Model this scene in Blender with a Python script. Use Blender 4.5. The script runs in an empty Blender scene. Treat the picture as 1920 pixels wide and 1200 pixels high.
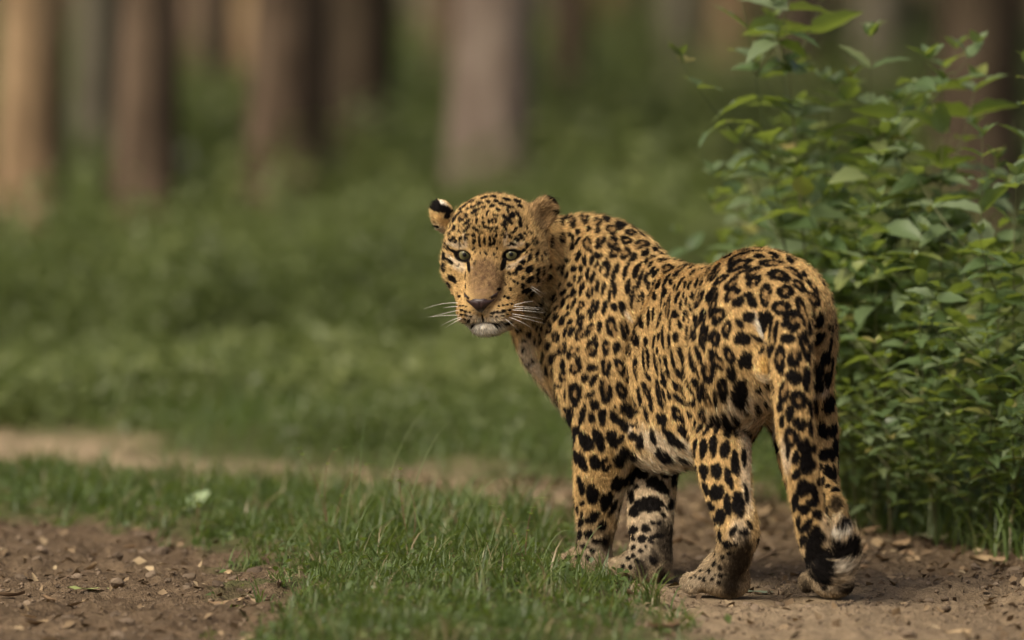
import bpy, bmesh, math, random
import numpy as np
from mathutils import Vector, Matrix

# ------------------------------------------------------------------ camera, sky, sun, exposure
SC = bpy.context.scene
COL = SC.collection
CAM_Y, CAM_Z, PITCH, FPX = -15.0, 1.2, math.radians(2.66), 15000.0   # a long lens, 15 m from the cat
cd = bpy.data.cameras.new('camera')
cam = bpy.data.objects.new('camera', cd); COL.objects.link(cam)
cam.location = (0, CAM_Y, CAM_Z); cam.rotation_euler = (math.pi/2 - PITCH, 0, 0)
cd.sensor_width = 36.0; cd.lens = FPX/1920*36.0
cd.clip_start = 0.1; cd.clip_end = 2000
cd.dof.use_dof = True; cd.dof.focus_distance = 15.02; cd.dof.aperture_fstop = 2.25; cd.dof.aperture_blades = 0
SC.camera = cam

SUN_ELEV, SUN_AZ = math.radians(46), math.radians(222)   # azimuth clockwise from +Y: from the left, behind the camera
w = bpy.data.worlds.new('World'); SC.world = w; w.use_nodes = True
nt = w.node_tree; nt.nodes.clear()
sky = nt.nodes.new('ShaderNodeTexSky'); sky.sky_type = 'NISHITA'; sky.sun_disc = False
sky.sun_elevation = SUN_ELEV; sky.sun_rotation = SUN_AZ
sky.dust_density = 8.0; sky.ozone_density = 0.0; sky.air_density = 0.45
bg = nt.nodes.new('ShaderNodeBackground'); bg.inputs['Strength'].default_value = 0.115
wo = nt.nodes.new('ShaderNodeOutputWorld')
nt.links.new(sky.outputs[0], bg.inputs[0]); nt.links.new(bg.outputs[0], wo.inputs[0])
sd = bpy.data.lights.new('sun', 'SUN'); sd.energy = 1.8; sd.angle = math.radians(20); sd.color = (1.0, 0.90, 0.70)
sun = bpy.data.objects.new('sun', sd); COL.objects.link(sun)
_d = Vector((math.sin(SUN_AZ)*math.cos(SUN_ELEV), math.cos(SUN_AZ)*math.cos(SUN_ELEV), math.sin(SUN_ELEV)))
sun.rotation_euler = _d.to_track_quat('Z', 'Y').to_euler(); sun.location = _d*30
SC.view_settings.view_transform = 'Standard'; SC.view_settings.look = 'None'
SC.view_settings.exposure = 0.33; SC.view_settings.gamma = 1.0; SC.view_settings.use_curve_mapping = False
SC.cycles.use_denoising = True; SC.cycles.max_bounces = 8; SC.cycles.transparent_max_bounces = 16
SC.cycles.use_adaptive_sampling = True; SC.cycles.adaptive_threshold = 0.005

# ------------------------------------------------------------------ helpers
def at(px, py, Y):
    """World point seen at photo pixel (px, py) at depth Y."""
    u = (px-960.0)/FPX; v = (600.0-py)/FPX
    c, s = math.cos(PITCH), math.sin(PITCH)
    dy = c + v*s; dz = -s + v*c
    t = (Y-CAM_Y)/dy
    return np.array([u*t, Y, CAM_Z + dz*t])
def ground_at(px, py):
    u = (px-960.0)/FPX; v = (600.0-py)/FPX
    c, s = math.cos(PITCH), math.sin(PITCH)
    dy = c + v*s; dz = -s + v*c
    t = CAM_Z/-dz
    return np.array([u*t, CAM_Y+dy*t, 0.0])
def unit(v):
    v = np.asarray(v, float); return v/np.linalg.norm(v)
def mesh_obj(name, verts, faces, mats=(), parent=None, smooth=True):
    me = bpy.data.meshes.new(name); me.from_pydata([tuple(v) for v in verts], [], faces); me.update()
    return mesh_link(name, me, mats, parent, smooth)
def mesh_link(name, me, mats=(), parent=None, smooth=True):
    for m in (mats if isinstance(mats, (list, tuple)) else [mats]): me.materials.append(m)
    if smooth: me.polygons.foreach_set('use_smooth', [True]*len(me.polygons))
    o = bpy.data.objects.new(name, me); COL.objects.link(o); o.parent = parent
    return o
def np_mesh(name, V, F):
    """Mesh from numpy arrays: V (n,3); F (m,3 or 4)."""
    me = bpy.data.meshes.new(name); k = F.shape[1]
    me.vertices.add(len(V)); me.vertices.foreach_set('co', V.astype(np.float32).ravel())
    me.loops.add(F.size); me.loops.foreach_set('vertex_index', F.astype(np.int32).ravel())
    me.polygons.add(len(F)); me.polygons.foreach_set('loop_start', np.arange(0, F.size, k, dtype=np.int32))
    me.update(calc_edges=True); return me
def tag(o, label=None, cat=None, group=None, kind=None):
    for k, v in (('label', label), ('category', cat), ('group', group), ('kind', kind)):
        if v: o[k] = v
    return o
def empty(name, loc=(0, 0, 0)):
    o = bpy.data.objects.new(name, None); COL.objects.link(o); o.location = loc; o.empty_display_size = 0.05; return o
def new_mat(name):
    m = bpy.data.materials.new(name); m.use_nodes = True; nt = m.node_tree; nt.nodes.clear()
    out = nt.nodes.new('ShaderNodeOutputMaterial'); b = nt.nodes.new('ShaderNodeBsdfPrincipled')
    nt.links.new(b.outputs[0], out.inputs[0]); return m, nt, b
def N(nt, t, **kw):
    n = nt.nodes.new(t)
    for k, v in kw.items(): setattr(n, k, v)
    return n
def ramp(nt, stops):
    r = nt.nodes.new('ShaderNodeValToRGB'); e = r.color_ramp.elements
    e[0].position, e[0].color = stops[0][0], (*stops[0][1], 1); e[1].position, e[1].color = stops[-1][0], (*stops[-1][1], 1)
    for p, c in stops[1:-1]:
        x = e.new(p); x.color = (*c, 1)
    return r
def vnoise(P, seed=0):
    """Smooth value noise in [0,1] at points P (n,3)."""
    P = np.asarray(P, float); i = np.floor(P).astype(np.int64); f = P-i; f = f*f*(3-2*f); r = np.zeros(len(P))
    for dx in (0, 1):
        for dy in (0, 1):
            for dz in (0, 1):
                h = ((i[:, 0]+dx)*374761393 + (i[:, 1]+dy)*668265263 + (i[:, 2]+dz)*2147483647 + seed*1274126177) & 0xffffffff
                h = ((h ^ (h >> 13))*1274126177) & 0xffffffff; h = (h ^ (h >> 16)) & 0xffff
                wgt = (f[:, 0] if dx else 1-f[:, 0])*(f[:, 1] if dy else 1-f[:, 1])*(f[:, 2] if dz else 1-f[:, 2])
                r += wgt*h/65535.0
    return r
def fbm(P, seed=0, oct=3):
    P = np.asarray(P, float); r = 0; a = 1; s = 0
    for k in range(oct):
        r = r + a*vnoise(P*(2.03**k), seed+k*17); s += a; a *= .5
    return r/s
# ------------------------------------------------------------------ ground: one sheet to the horizon; two wheel tracks with a grass strip between
def poly_world(P): return np.array([ground_at(x, y)[:2] for x, y in P])
MEDIAN = poly_world([(-500, 868), (0, 884), (300, 905), (560, 920), (800, 935), (1000, 962), (1075, 1005), (1120, 1055), (1165, 1115), (1240, 1190), (1290, 1290), (470, 1290), (490, 1200), (520, 1120), (470, 1062), (380, 1022), (250, 1000), (100, 975), (-500, 935)])
VERGE = poly_world([(-600, 768), (0, 800), (200, 830), (400, 862), (600, 884), (900, 893), (1200, 905), (1430, 925), (1640, 955), (1780, 985), (1920, 1020), (2500, 1100)])
def inside(P, poly):
    x, y = P[:, 0], P[:, 1]; c = np.zeros(len(P), bool); n = len(poly); j = n-1
    for i in range(n):
        xi, yi = poly[i]; xj, yj = poly[j]; m = ((yi > y) != (yj > y)); t = np.where(m, (xj-xi)*(y-yi)/np.where(yj == yi, 1e-9, yj-yi)+xi, 0); c ^= m & (x < t); j = i
    return c
def edge_dist(P, poly, closed=True):
    d = np.full(len(P), 1e9); n = len(poly)
    for i in range(n if closed else n-1):
        a = poly[i]; b = poly[(i+1) % n]; L = b-a; t = np.clip(((P-a)@L)/(L@L), 0, 1); d = np.minimum(d, np.linalg.norm(P-(a+t[:, None]*L), axis=1))
    return d
def sd_median(P): return np.where(inside(P, MEDIAN), 1, -1)*edge_dist(P, MEDIAN)
def verge_side(P):
    """Metres beyond the far edge of the track (positive on the verge)."""
    yb = np.interp(P[:, 0], VERGE[:, 0], VERGE[:, 1]); return P[:, 1]-yb
_o = np.argsort(VERGE[:, 0]); VERGE = VERGE[_o]
PAWS = np.array([at(1095, 1058, .315)[:2], at(1110, 1050, .29)[:2], at(1200, 1070, .215)[:2], at(1225, 1060, .19)[:2], at(1343, 1090, -.15)[:2], at(1375, 1060, -.19)[:2], at(1553, 1094, -.15)[:2], at(1575, 1060, -.33)[:2]])
def ground_height(P):
    Q = np.concatenate([P, np.zeros((len(P), 1))], 1); near = np.clip(1-np.abs(P[:, 1])/14, 0, 1)
    h = (fbm(Q*4.0, 3)-.5)*.040 + (fbm(Q*17, 7)-.5)*.032*near + (vnoise(Q*55, 12)-.5)*.018*near + (vnoise(Q*110, 14)-.5)*.008*near
    sm = sd_median(P); h = h + .022*np.clip(sm/.15, -.3, 1) + .05*np.clip(verge_side(P)/.6, 0, 1)
    dp = np.min([np.linalg.norm(P-q, axis=1) for q in PAWS], axis=0); w = np.clip((dp-.05)/.10, 0, 1)
    far = np.clip((P[:, 1]-8)/25, 0, 1); h = h + far*.25*(vnoise(Q*.21, 31)-.5)
    return h*w - .004*(1-w) - .004
def axis(lo, hi, step, far):
    a = [lo]; s = step
    while a[-1] > -far: s *= 1.35; a.append(a[-1]-s)
    b = [hi]; s = step
    while b[-1] < far: s *= 1.35; b.append(b[-1]+s)
    return np.array(a[::-1][:-1]+list(np.arange(lo, hi, step))+b)
gx = axis(-1.7, 1.5, .011, 600); gy = axis(-1.7, 4.6, .017, 600)
XX, YY = np.meshgrid(gx, gy, indexing='ij'); GP = np.stack([XX.ravel(), YY.ravel()], 1)
GZh = ground_height(GP)
ii = np.arange(len(GP)).reshape(len(gx), len(gy))
GF = np.stack([ii[:-1, :-1].ravel(), ii[1:, :-1].ravel(), ii[1:, 1:].ravel(), ii[:-1, 1:].ravel()], 1)
_me = np_mesh('ground', np.concatenate([GP, GZh[:, None]], 1), GF)
_q = np.concatenate([GP, np.zeros((len(GP), 1))], 1)
_gm = np.clip(.5+(sd_median(GP)+(fbm(_q*9, 4)-.5)*.35)/.10, 0, 1); _gv = np.clip(.5+(verge_side(GP)+(fbm(_q*5, 6)-.5)*.7)/.5, 0, 1)
_gv = _gv*(1-.85*np.clip((GP[:, 1]-24)/18, 0, 1))
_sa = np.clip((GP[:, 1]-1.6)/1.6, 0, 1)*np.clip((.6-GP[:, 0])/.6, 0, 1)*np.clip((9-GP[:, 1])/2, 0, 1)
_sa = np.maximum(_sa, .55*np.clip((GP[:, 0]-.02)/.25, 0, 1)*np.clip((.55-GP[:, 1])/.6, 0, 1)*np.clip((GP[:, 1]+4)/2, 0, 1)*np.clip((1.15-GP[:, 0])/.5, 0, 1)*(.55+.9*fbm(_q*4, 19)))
_s = _me.attributes.new('sun_and_sand', 'FLOAT', 'POINT'); _s.data.foreach_set('value', _sa.astype(np.float32))  # paler earth: sunlight painted onto the far bend, sandier soil on the near track
_a = _me.attributes.new('green', 'FLOAT', 'POINT'); _a.data.foreach_set('value', np.maximum(_gm*.75, _gv).astype(np.float32))
def ground_material():
    m, nt, b = new_mat('earth'); tc = N(nt, 'ShaderNodeTexCoord'); at_ = N(nt, 'ShaderNodeAttribute', attribute_name='green')
    def noise(sc, det, rough=.6):
        n = N(nt, 'ShaderNodeTexNoise'); n.inputs['Scale'].default_value = sc; n.inputs['Detail'].default_value = det; n.inputs['Roughness'].default_value = rough; nt.links.new(tc.outputs['Object'], n.inputs['Vector']); return n
    n1 = noise(3.0, 5); n2 = noise(38, 6, .7); n3 = noise(190, 3)
    r1 = ramp(nt, [(.30, (.082, .060, .038)), (.50, (.162, .122, .078)), (.72, (.275, .213, .142))]); nt.links.new(n2.outputs[0], r1.inputs[0])
    r2 = ramp(nt, [(.3, (.80, .74, .70)), (.7, (1.15, 1.08, 1.0))]); nt.links.new(n1.outputs[0], r2.inputs[0])
    mx = N(nt, 'ShaderNodeMix', data_type='RGBA', blend_type='MULTIPLY'); mx.inputs[0].default_value = 1; nt.links.new(r1.outputs[0], mx.inputs[6]); nt.links.new(r2.outputs[0], mx.inputs[7])
    sa_ = N(nt, 'ShaderNodeAttribute', attribute_name='sun_and_sand'); r4 = ramp(nt, [(.3, (.32, .242, .148)), (.7, (.53, .41, .262))]); nt.links.new(n2.outputs[0], r4.inputs[0])
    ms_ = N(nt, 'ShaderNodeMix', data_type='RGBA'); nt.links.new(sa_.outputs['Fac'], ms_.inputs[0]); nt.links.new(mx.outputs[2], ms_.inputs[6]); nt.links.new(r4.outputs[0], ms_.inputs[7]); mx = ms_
    r3 = ramp(nt, [(.28, (.075, .062, .032)), (.48, (.090, .105, .036)), (.75, (.120, .150, .050))]); nt.links.new(n2.outputs[0], r3.inputs[0])
    mg = N(nt, 'ShaderNodeMix', data_type='RGBA'); nt.links.new(at_.outputs['Fac'], mg.inputs[0]); nt.links.new(mx.outputs[2], mg.inputs[6]); nt.links.new(r3.outputs[0], mg.inputs[7])
    nt.links.new(mg.outputs[2], b.inputs['Base Color']); b.inputs['Roughness'].default_value = .95; b.inputs['Specular IOR Level'].default_value = .15
    bp = N(nt, 'ShaderNodeBump'); bp.inputs['Strength'].default_value = 1.0; bp.inputs['Distance'].default_value = .012
    ad = N(nt, 'ShaderNodeMath', operation='ADD'); nt.links.new(n2.outputs[0], ad.inputs[0]); nt.links.new(n3.outputs[0], ad.inputs[1]); nt.links.new(ad.outputs[0], bp.inputs['Height']); nt.links.new(bp.outputs[0], b.inputs['Normal'])
    return m
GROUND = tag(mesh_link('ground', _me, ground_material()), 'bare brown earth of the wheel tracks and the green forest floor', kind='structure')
from mathutils.bvhtree import BVHTree
def gz(x, y): return float(ground_height(np.array([[x, y]]))[0])
# ------------------------------------------------------------------ shared plant materials
def leaf_material(name, stops, trans=.35, rough=.38, by='obj', tcol=(.36, .47, .06), spec=.5):
    m, nt, b = new_mat(name); out = [n for n in nt.nodes if n.type == 'OUTPUT_MATERIAL'][0]
    if by == 'obj': f = N(nt, 'ShaderNodeObjectInfo').outputs['Random']
    else: f = N(nt, 'ShaderNodeAttribute', attribute_name='tint').outputs['Fac']
    r = ramp(nt, stops); nt.links.new(f, r.inputs[0])
    tc = N(nt, 'ShaderNodeTexCoord'); nz = N(nt, 'ShaderNodeTexNoise'); nz.inputs['Scale'].default_value = 30 if by == 'obj' else 6; nt.links.new(tc.outputs['Object'], nz.inputs['Vector'])
    mr = N(nt, 'ShaderNodeMapRange'); mr.inputs[3].default_value = .75; mr.inputs[4].default_value = 1.25; nt.links.new(nz.outputs[0], mr.inputs[0])
    mx = N(nt, 'ShaderNodeMix', data_type='RGBA', blend_type='MULTIPLY'); mx.inputs[0].default_value = 1; nt.links.new(r.outputs[0], mx.inputs[6]); nt.links.new(mr.outputs[0], mx.inputs[7])
    nt.links.new(mx.outputs[2], b.inputs['Base Color']); b.inputs['Roughness'].default_value = rough; b.inputs['Specular IOR Level'].default_value = spec
    t = N(nt, 'ShaderNodeBsdfTranslucent'); t.inputs['Color'].default_value = (*tcol, 1); ms = N(nt, 'ShaderNodeMixShader'); ms.inputs[0].default_value = trans
    nt.links.new(b.outputs[0], ms.inputs[1]); nt.links.new(t.outputs[0], ms.inputs[2]); nt.links.new(ms.outputs[0], out.inputs[0])
    return m
GREENS = [(0, (.062, .105, .044)), (.3, (.110, .168, .072)), (.6, (.150, .208, .105)), (.85, (.195, .250, .145)), (.96, (.270, .310, .085)), (1, (.30, .24, .10))]
M_LEAF = leaf_material('shrub_leaf', GREENS)
M_MASS = leaf_material('undergrowth_leaf', [(0, (.045, .056, .020)), (.35, (.082, .104, .034)), (.75, (.135, .168, .056)), (1, (.215, .245, .088))], .3, .45, 'tint', (.22, .30, .06))
M_CROWN = leaf_material('crown_leaf', [(0, (.030, .060, .016)), (1, (.070, .120, .030))], .25, .5, 'tint', (.12, .20, .03))
def bark_material(name, dark, mid, light, scale=1.0):
    m, nt, b = new_mat(name); tc = N(nt, 'ShaderNodeTexCoord'); mp = N(nt, 'ShaderNodeMapping'); mp.inputs['Scale'].default_value = (5*scale, 5*scale, 1.1*scale); nt.links.new(tc.outputs['Object'], mp.inputs[0])
    n = N(nt, 'ShaderNodeTexNoise'); n.inputs['Scale'].default_value = 2.2; n.inputs['Detail'].default_value = 6; n.inputs['Roughness'].default_value = .65; nt.links.new(mp.outputs[0], n.inputs['Vector'])
    v = N(nt, 'ShaderNodeTexVoronoi'); v.inputs['Scale'].default_value = 3.0; nt.links.new(mp.outputs[0], v.inputs['Vector'])
    r = ramp(nt, [(.3, dark), (.5, mid), (.72, light)]); nt.links.new(n.outputs[0], r.inputs[0]); nt.links.new(r.outputs[0], b.inputs['Base Color'])
    bp = N(nt, 'ShaderNodeBump'); bp.inputs['Strength'].default_value = .8; bp.inputs['Distance'].default_value = .02; nt.links.new(v.outputs['Distance'], bp.inputs['Height']); nt.links.new(bp.outputs[0], b.inputs['Normal'])
    b.inputs['Roughness'].default_value = .95; b.inputs['Specular IOR Level'].default_value = .1; return m
BARK = {'tan': bark_material('bark_tan', (.090, .060, .035), (.23, .158, .090), (.40, .29, .17)),
        'red': bark_material('bark_red', (.042, .030, .021), (.105, .075, .050), (.20, .145, .10)),
        'dark': bark_material('bark_dark', (.036, .027, .019), (.064, .050, .034), (.11, .085, .06)),
        'pink': bark_material('bark_pink', (.15, .118, .092), (.35, .270, .205), (.52, .42, .325)),
        'umber': bark_material('bark_umber', (.027, .020, .013), (.060, .045, .029), (.105, .080, .054)),
        'grey': bark_material('bark_grey', (.080, .072, .050), (.150, .135, .096), (.25, .225, .165))}
# ------------------------------------------------------------------ leaf-mass mesh: many small leaves in one array
def leaf_cloud(C, size, rng, up=.5, aspect=.55):
    """Each leaf: a folded kite of two triangles-pairs; C centres (n,3), size (n,)."""
    n = len(C); d = rng.normal(0, 1, (n, 3)); d[:, 2] = d[:, 2]*.5-.25; d /= np.linalg.norm(d, axis=1, keepdims=True)
    nrm = rng.normal(0, 1, (n, 3))*.7; nrm[:, 2] += up*2; nrm -= d*np.sum(nrm*d, 1, keepdims=True); nrm /= np.linalg.norm(nrm, axis=1, keepdims=True); s = np.cross(nrm, d)
    L = size[:, None]; V = np.stack([C-d*L*.5, C+s*L*aspect*.5-d*L*.05+nrm*L*.07, C+d*L*.5-nrm*L*.08, C-s*L*aspect*.5-d*L*.05+nrm*L*.07], 1).reshape(-1, 3)
    b = np.arange(n)*4; F = np.concatenate([np.stack([b, b+1, b+2], 1), np.stack([b, b+2, b+3], 1)]); return V, F
def tinted(name, V, F, tint_per_leaf, k, mat, parent=None):
    me = np_mesh(name, V, F); a = me.attributes.new('tint', 'FLOAT', 'POINT'); a.data.foreach_set('value', np.repeat(tint_per_leaf, k).astype(np.float32)); return mesh_link(name, me, mat, parent, False)
# ------------------------------------------------------------------ trees
def trunk_mesh(rng, r0, h, lean, limbs=True):
    V = []; F = []; S = 14
    def tube(P, R):
        o = len(V)
        for k, (p, r) in enumerate(zip(P, R)):
            d = unit(P[min(k+1, len(P)-1)]-P[max(k-1, 0)]); x = unit(np.cross(d, (0, 1, .01))); y = np.cross(d, x)
            for j in range(S):
                a = j*2*math.pi/S; rr = r*(1+.09*math.sin(3*a+k*.7)+.05*math.sin(5*a-k)+rng.normal(0, .015)); V.append(p+(x*math.cos(a)+y*math.sin(a))*rr)
        for k in range(len(P)-1):
            for j in range(S): F.append((o+k*S+j, o+k*S+(j+1) % S, o+(k+1)*S+(j+1) % S, o+(k+1)*S+j))
    zs = np.concatenate([[-.3, 0, .12, .3, .6], np.linspace(1.0, h, 12)])
    P = [np.array([lean[0]*z+.04*math.sin(z*.8+lean[0]*50), lean[1]*z+.04*math.sin(z*.6+1), z]) for z in zs]
    R = [r0*(1.35*math.exp(-max(z, 0)/.18)*.35+1-.55*max(z, 0)/h) for z in zs]; tube(P, R)
    ends = []
    if limbs:
        for i in range(6):
            z = h*(.5+.08*i); b0 = np.array([lean[0]*z, lean[1]*z, z]); a = i*2.4+rng.random(); d = np.array([math.cos(a), math.sin(a), .75]); L = h*.28
            Q = [b0+d*L*t+np.array([0, 0, .12*L*t*t]) for t in (0, .35, .7, 1)]; tube(Q, [r0*.42, r0*.32, r0*.2, r0*.07]); ends.append(Q[-1])
    return V, F, ends
_rt = np.random.default_rng(5)
_CC = []
for c, rad, n in [((0, 0, 0), 1.9, 1500), ((1.6, .4, -.5), 1.3, 800), ((-1.5, -.5, -.4), 1.3, 800), ((.2, 1.5, -.2), 1.3, 700), ((-.3, -1.6, .2), 1.2, 700), ((.5, -.2, 1.3), 1.2, 700)]:
    q = _rt.normal(0, 1, (n, 3)); q = q/np.linalg.norm(q, axis=1, keepdims=True)*rad*(_rt.random((n, 1))**.4); cl = np.floor(q*2.2); keep = (np.sin(cl[:, 0]*12.9+cl[:, 1]*78.2+cl[:, 2]*37.7)*43758.5 % 1) > .3; _CC.append((q+np.array(c))[keep])
_CC = np.concatenate(_CC); _V, _F = leaf_cloud(_CC, _rt.uniform(.12, .24, len(_CC)), _rt)
_cme = np_mesh('crown', _V, _F); _a = _cme.attributes.new('tint', 'FLOAT', 'POINT'); _a.data.foreach_set('value', np.repeat(_rt.random(len(_CC)), 4).astype(np.float32)); _cme.materials.append(M_CROWN)
def tree(px, Y, wpx, bark, label, h=9.0, lean=(0, 0), group=None, crown=1.0):
    X = (px-960)/FPX*(Y-CAM_Y); r = wpx/2*(Y-CAM_Y)/FPX; z = gz(X, Y); t = empty('forest_tree', (X, Y, z)); tag(t, label, 'tree', group)
    V, F, ends = trunk_mesh(_rt, r, h, lean); mesh_obj('trunk', V, F, BARK[bark], t)
    c = bpy.data.objects.new('crown', _cme); COL.objects.link(c); c.parent = t; c.location = (lean[0]*h, lean[1]*h, h*.93); c.rotation_euler = (0, 0, _rt.random()*6.28); c.scale = (1.15*crown, 1.15*crown, .8*crown)
    return t
G = 'blurred trees of the forest behind the track'
for a in [(46, 11.8, 122, 'tan', 'tan-barked tree cut off by the left edge of the picture', 9, (0, 0)),
          (272, 13.0, 118, 'red', 'brown tree, second near trunk from the left edge', 9, (-.004, 0)),
          (168, 21, 84, 'grey', 'dim grey-brown trunk set back between the two leftmost near trees', 10, (.006, 0)),
          (528, 13.8, 148, 'red', 'broad reddish-brown tree midway between left edge and the leopard', 9.5, (.003, 0)),
          (690, 19, 128, 'umber', 'dark brown trunk just left of the pale one above the leopard\'s head', 10, (-.018, 0)),
          (916, 14.5, 152, 'pink', 'pale pinkish trunk rising directly behind the leopard\'s head', 10, (-.002, 0)),
          (1075, 27, 66, 'red', 'slim rust-brown trunk right of the pale trunk behind the leopard', 10, (-.01, 0)),
          (1262, 34, 62, 'grey', 'slim pale grey trunk above the leopard\'s back', 11, (.012, 0)),
          (1822, 14.0, 165, 'umber', 'wide dark brown trunk behind the tall shrubs at the right edge', 9, (.004, 0)),
          (405, 30, 62, 'dark', 'thin dark trunk left of the broad reddish-brown tree', 10, (0, 0)),
          (364, 52, 54, 'grey', 'pale grey far trunk added for the bright gap between the second and third near trees from the left', 11, (0, 0)),  # added trunk, its pale bark stands in for a bright gap
          (622, 40, 60, 'dark', 'thin dim trunk showing between the broad reddish and the dark trunk', 11, (0, 0))]:
    tree(a[0], a[1], a[2], a[3], a[4], a[5], a[6], G)
_far = []
for k in range(60):
    Y = 36+64*_rt.random(); hw = .0645*(Y+15)+.02*Y; X = (-1+2*(k+_rt.random())/52)*hw; X = hw*((k*0.618034+_rt.random()*.02) % 1*2-1)
    w_ = _rt.uniform(.20, .34)
    tree(960+X/(Y-CAM_Y)*FPX, Y, w_*FPX/(Y-CAM_Y), ('dark', 'red', 'grey', 'red', 'tan')[k % 5], 'slim blurred trunk in the dim far back of the forest', 11, (float(_rt.normal(0, .008)), 0), 'slim trunks in the far back of the forest', 1.1)
for px, Y, w_, bk, lb in [(-160, 16, 120, 'red', 'first'), (-330, 20, 100, 'dark', 'second'), (-520, 15, 130, 'tan', 'third'), (-760, 23, 100, 'red', 'fourth'), (2050, 18, 120, 'umber', 'first'), (2230, 15, 110, 'red', 'second'), (2420, 24, 90, 'grey', 'third'), (2650, 19, 110, 'dark', 'fourth')]:
    tree(px, Y, w_, bk, f"brown tree out of the picture, {lb} beyond its {'left' if px < 0 else 'right'} edge", 9.5, (0, 0), 'trees just beyond the picture edges')
# ------------------------------------------------------------------ undergrowth: one green mass from the track to the far trees
def undergrowth():
    rng = np.random.default_rng(21); C = []; S = []; T = []; B = []
    def bush(x, y, h, w, n, tint, ls):
        q = rng.normal(0, 1, (n, 3)); q /= np.linalg.norm(q, axis=1, keepdims=True); q *= (rng.random((n, 1))**.45); q[:, 2] = np.abs(q[:, 2])
        B.append((x, y, n)); C.append(np.array([x, y, 0])+q*np.array([w, w, h])); S.append(rng.uniform(.6, 1.3, n)*ls); T.append(np.clip(rng.normal(tint+1.1*(vnoise(np.array([[x*.9, y*.35, 9.0]]), 66)[0]-.5), .10, n), 0, 1))
    for i in range(1400):
        Y = 5.0+34*rng.random()**1.2; hw = .066*(Y+15)*1.15+.045*Y; X = rng.uniform(-hw, hw)
        dens = vnoise(np.array([[X*.75, Y*.30, 3.0]]), 8)[0]
        if dens < .33: continue
        tall = .06+.85*max(0, dens-.38)*rng.uniform(.4, 1.0); bush(X, Y, tall, rng.uniform(.12, .32)+.2*tall, int(170+280*dens), np.clip(rng.normal(.42, .20), 0, .95), (.028+.0008*Y)*rng.uniform(.8, 1.3))
    for i in range(620):      # low herbs nearer the track
        Y = 3.2+10*rng.random(); hw = .066*(Y+15)*1.15+.05*Y; X = rng.uniform(-hw, hw)
        if verge_side(np.array([[X, Y]]))[0] < .4: continue
        bush(X, Y, rng.uniform(.03, .15), rng.uniform(.12, .34), 230, np.clip(rng.normal(.42, .14), 0, .95), .021*rng.uniform(.7, 1.3))
    for i in range(150):      # far thicket
        Y = rng.uniform(36, 95); hw = .066*(Y+15)*1.1; X = rng.uniform(-hw, hw); h = rng.uniform(.3, 1.0); bush(X, Y, h, h*1.3, 90, rng.uniform(.0, .45), .20)
    for px, Y, h, w_, t in [(640, 14, .46, .45, .5), (722, 16, .52, .4, .45), (575, 12.5, .34, .4, .55), (425, 18, .45, .4, .3), (120, 12.5, .30, .4, .5), (1160, 12, .55, .5, .6), (1060, 20, .7, .5, .5), (330, 21, .45, .5, .3), (1255, 14, .42, .5, .45), (20, 11, .25, .4, .4), (800, 20, .55, .5, .4), (1330, 10, .5, .4, .6), (1110, 7.5, .35, .25, .85), (800, 45, 2.6, .7, .95), (1190, 40, 2.0, .9, .75), (1330, 55, 2.8, 1.4, .6), (1090, 9, .30, .25, .9), (25, 10.5, .16, .4, .45), (95, 11, .20, .3, .6), (245, 11.5, .22, .3, .4), (325, 12, .26, .3, .55), (480, 12, .24, .3, .5), (580, 12.6, .3, .3, .35), (390, 13, .34, .4, .6), (180, 14, .3, .4, .35), (960, 13.4, .26, .3, .6), (660, 10.5, .3, .3, .65), (450, 10, .24, .3, .7), (760, 12.5, .42, .4, .6), (1240, 11, .4, .4, .7), (1180, 16, .6, .5, .5)]:  # tallest bright far bush: its sunlight is put into the pale tint
        bush((px-960)/FPX*(Y+15), Y, h, w_, 420, t, .06+.001*Y)
    for i in range(150):      # taller soft shrubs among the trunks
        Y = rng.uniform(13, 38); hw = .066*(Y+15)*1.1; X = rng.uniform(-hw, hw); h = rng.uniform(.25, .72); bush(X, Y, h, h*rng.uniform(.45, .8), 420, rng.uniform(.5, 1.0), .05+.0012*Y)
    for i in range(120):      # uneven growth before them
        Y = rng.uniform(7, 13); hw = .066*(Y+15)*1.1; X = rng.uniform(-hw, hw); h = rng.uniform(.12, .42); bush(X, Y, h, h*rng.uniform(.5, .9), 380, rng.uniform(.2, .75), .034)
    for i in range(85):       # leggy soft shrubs left and centre, before the trunks
        Y = rng.uniform(7.5, 13.5); px = rng.uniform(-150, 1250); h = rng.uniform(.28, .62)*(1.0 if px < 800 else .8); w_ = h*rng.uniform(.25, .5); t = rng.uniform(.3, .95)
        for k in range(3): bush((px-960)/FPX*(Y+15)+rng.normal(0, .12), Y+rng.normal(0, .12), h*rng.uniform(.6, 1.0), w_, 130, t, .042)
    C = np.concatenate(C); B = np.array(B); C[:, 2] += np.repeat(ground_height(B[:, :2]), B[:, 2].astype(int)); V, F = leaf_cloud(C, np.concatenate(S), rng, .9)
    tag(tinted('undergrowth', V, F, np.concatenate(T), 4, M_MASS), 'soft blurred mass of green undergrowth between the trees', 'undergrowth', kind='stuff')
undergrowth()
# ------------------------------------------------------------------ leopard: body surface from a blended skeleton
FWD = unit((-.52, .855, 0)); LEFT = unit((-.855, -.52, 0)); UP = np.array([0, 0, 1.0])
BODY_AXES = np.array([FWD, LEFT, UP])
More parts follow.
